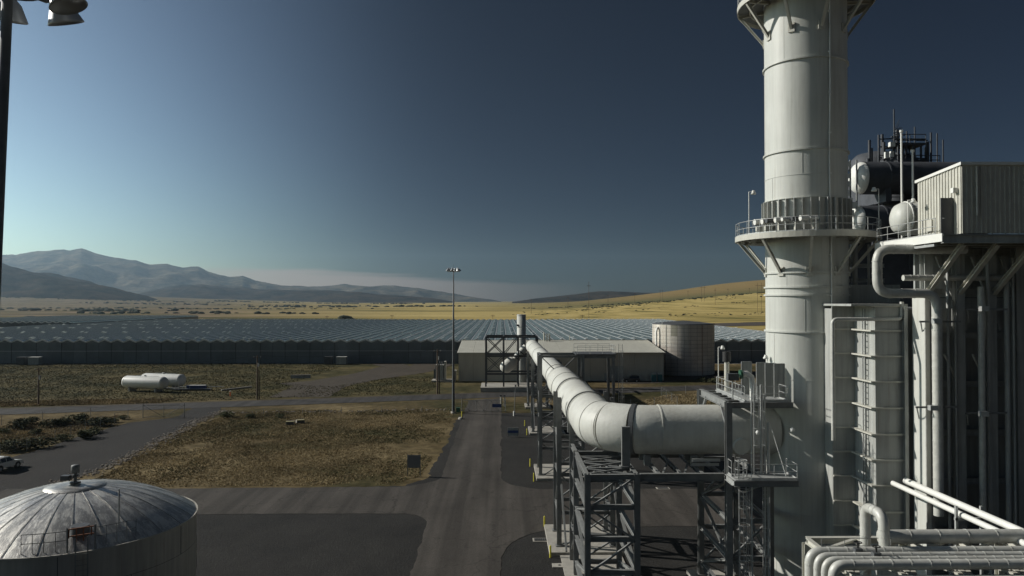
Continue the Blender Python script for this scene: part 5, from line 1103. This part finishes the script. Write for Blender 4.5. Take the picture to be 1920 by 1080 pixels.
tufts('verge_straw', 'pale straw grass along the far road verge', [tuple(p) for p in G((-100, 768), (0, 763), (300, 756), (330, 748), (200, 749), (0, 754), (-100, 758))], 5000, .3, M['straw'], 16)
tufts('lane_grass', 'golden dry grass between the lane fence and the far road', [tuple(p) for p in G((-160, 890), (0, 850), (100, 826), (220, 790), (240, 778), (100, 790), (0, 800), (-160, 810))], 12000, .22, M['straw'], 17)
tufts('far_plot_grass', 'golden grass plot behind the big pipe bend', [tuple(p) for p in G((1160, 765), (1330, 770), (1335, 736), (1245, 742))], 7000, .26, M['straw'], 18)
def shrub_mesh(seed, m):
    random.seed(seed); vv, ff = [], []; lobes = [(random.uniform(-.6, .6), random.uniform(-.5, .5), random.uniform(.35, .7), random.uniform(.35, .6)) for _ in range(7)]
    for i in range(900):
        lx, ly, lz, lr = random.choice(lobes); d = Vector((random.gauss(0, 1), random.gauss(0, 1), random.gauss(0, 1))).normalized()*lr*random.uniform(.6, 1.08); c = Vector((lx, ly, lz))+d
        if c.z < 0: continue
        a = Vector((random.gauss(0, 1), random.gauss(0, 1), random.gauss(0, 1))).normalized(); u = a.orthogonal().normalized(); s0 = random.uniform(.06, .13); n0 = len(vv); w_ = a.cross(u)
        vv += [c-u*s0, c+w_*s0*.5, c+u*s0, c-w_*s0*.5]; ff.append((n0, n0+1, n0+2, n0+3))
    me = bpy.data.meshes.new('foliage'); me.from_pydata([tuple(v) for v in vv], [], ff); me.materials.append(m); me['keep'] = 1; return me
SHR = [shrub_mesh(s_, M['leaf']) for s_ in (1, 2, 3)]
stem = MB()
random.seed(4)
for i in range(6): a = random.uniform(0, 6.28); stem.cyl((0, 0, -.05), (.45*math.cos(a), .45*math.sin(a), .6), .03, .012, n=5)
stem = stem.mesh('stem', M['wood'])
SP = [(12, 812, 1.1, 'small shrub nearest the left edge by the far road'), (36, 803, 2.2, 'broad dark shrub at the left end of the upper row'), (55, 796, 1.7, 'taller shrub second in the upper row'), (67, 814, 1.1, 'low shrub in front of the upper row'), (97, 800, 1.9, 'dark shrub in the middle of the upper row'), (117, 797, 1.6, 'shrub right of the middle in the upper row'), (140, 793, 2.1, 'tall rounded shrub in the upper row'), (168, 797, 1.8, 'shrub near the gap in the fence row'), (187, 798, 2.0, 'bushy shrub right part of the upper row'), (156, 822, 1.9, 'dark shrub beside the lane fence, lower row right'), (178, 812, 1.4, 'shrub between the lower and upper rows'), (212, 792, 1.2, 'small shrub close to the lane gate'), (232, 786, 1.0, 'smallest shrub beside the lane gate'), (70, 840, 2.2, 'wide shrub beside the lane fence, lower row middle'), (24, 846, 2.2, 'wide shrub beside the lane fence, lower row left'), (125, 826, 1.4, 'pale shrub near the fence corner post'), (425, 782, 1.5, 'round shrub at the top of the stone row'), (470, 784, 1.1, 'small shrub at the top of the dry field'), (528, 783, 1.0, 'weedy shrub above the culvert boxes'), (1318, 716, 1.8, 'shrub in the shade below the water tank, left'), (1336, 718, 1.6, 'shrub in the shade below the water tank, right')]
for i, (px, py, s_, lab) in enumerate(SP):
    q = gnd(px, py); t = thing('shrub', lab, 'shrub', (q.x, q.y, H(q.x, q.y)), 'shrubs in the yard'); f = link('foliage', SHR[i % 3], t); link('stem', stem, t); t.scale = (s_*1.15, s_, s_*.7); t.rotation_euler.z = i*1.7
# stone row along the lane
random.seed(21); vv, ff = [], []
def rock(c, s0):
    n0 = len(vv); z0 = random.uniform(.6, 1); base = []
    for (x, y, z) in ((1, 0, 0), (.3, .95, 0), (-.8, .6, 0), (-.8, -.6, 0), (.3, -.95, 0), (.6, .4, .8), (-.5, .45, .9), (-.3, -.6, .8), (.5, -.5, .7)):
        base.append((c[0]+s0*(x+random.uniform(-.2, .2)), c[1]+s0*(y+random.uniform(-.2, .2)), c[2]+s0*z*z0))
    vv.extend(base); ff.extend([tuple(n0+i for i in f) for f in ((0, 1, 5), (1, 6, 5), (1, 2, 6), (2, 3, 6), (3, 7, 6), (3, 4, 7), (4, 8, 7), (4, 0, 8), (0, 5, 8), (5, 6, 7), (5, 7, 8))])
line = [gnd(*p) for p in ((100, 905), (180, 886), (250, 851), (330, 811), (375, 788), (418, 770))]
for a, c in zip(line, line[1:]):
    L = (c-a).length; d = (c-a)/L; s2 = Vector((-d.y, d.x, 0))
    for i in range(int(L*16)):
        p = a+d*random.uniform(0, L)+s2*random.gauss(-.2, .8); rock((p.x, p.y, .02), random.uniform(.07, .22))
line = [gnd(*p) for p in ((420, 775), (560, 772), (700, 771), (850, 768))]
for a, c in zip(line, line[1:]):
    L = (c-a).length
    for i in range(int(L*3)): p = a.lerp(c, random.random())+Vector((0, random.gauss(0, .9), 0)); rock((p.x, p.y, .02), random.uniform(.1, .28))
kind(MB().add(vv, ff).build('riprap_stones', M['stone']), 'stuff', 'rows of loose pale stones edging the lane and field', 'stones')
# far tree belts on the valley floor
random.seed(31); b = MB()
def blob(c, r, h):
    n0 = len(b.v); m_ = 7; pts = [(c[0], c[1], c[2]+h)]
    for j, (rr, zz) in enumerate(((.7, .8), (1.0, .45), (.8, .05))):
        for i in range(m_): a = 2*math.pi*i/m_+j; k = rr*r*random.uniform(.75, 1.2); pts.append((c[0]+1.9*k*math.cos(a), c[1]+k*math.sin(a), c[2]+h*zz*random.uniform(.85, 1.15)))
    fs = [(0, 1+i, 1+(i+1) % m_) for i in range(m_)]
    for j in range(2): fs += [(1+j*m_+i, 1+(j+1)*m_+i, 1+(j+1)*m_+(i+1) % m_, 1+j*m_+(i+1) % m_) for i in range(m_)]
    b.add(pts, fs)
for (px0, px1, Y, n, r) in ((-60, 150, 860, 120, 4), (-60, 90, 800, 70, 4), (150, 330, 1500, 25, 5), (-50, 330, 2200, 70, 3.5), (330, 560, 1900, 60, 3), (150, 700, 3200, 160, 4.5), (400, 800, 4500, 160, 6), (-60, 400, 3800, 120, 5), (300, 700, 2000, 50, 2.5), (960, 1440, 1150, 70, 1.2), (1100, 1440, 1500, 200, 1.8), (1250, 1440, 900, 60, 1.1), (980, 1440, 1350, 110, 1.4), (980, 1440, 2000, 240, 2.2), (640, 660, 900, 6, 4), (150, 600, 1250, 60, 4), (-60, 250, 1600, 70, 5), (450, 900, 2600, 90, 6)):
    for i in range(n):
        px = px0+(px1-px0)*random.random()**(1.4 if n == 120 else 1); YY = Y*random.uniform(.97, 1.04); p = at(px, 563, YY); k = r*random.uniform(.35, .95)
        if noise.noise((px*.03, Y*.01, 2)) < -.2: continue
        blob((p.x, YY, H(p.x, YY)-.3), k, k*random.uniform(.9, 1.5))
M['farleaf'] = mat('far_foliage', (.035, .042, .022), .95, var=.4, scale=.02)
kind(b.build('far_trees', M['farleaf']), 'stuff', 'far-off belts of trees and brush across the valley floor', 'trees')

# ================================================================== HAZE
fix_normals()
m = bpy.data.materials.new('haze_air'); m.use_nodes = True; nt = m.node_tree; nt.nodes.remove(nt.nodes['Principled BSDF'])
pv = nt.nodes.new('ShaderNodeVolumePrincipled'); pv.inputs['Color'].default_value = (.58, .80, 1, 1); pv.inputs['Density'].default_value = 4.0e-5; pv.inputs['Anisotropy'].default_value = .55
nt.links.new(pv.outputs[0], nt.nodes['Material Output'].inputs['Volume'])
hz = MB().span((-13600, -900, -40), (13600, 14000, 860)).build('haze', m); kind(hz, 'stuff', 'thin bluish haze filling the air over the valley', 'haze')
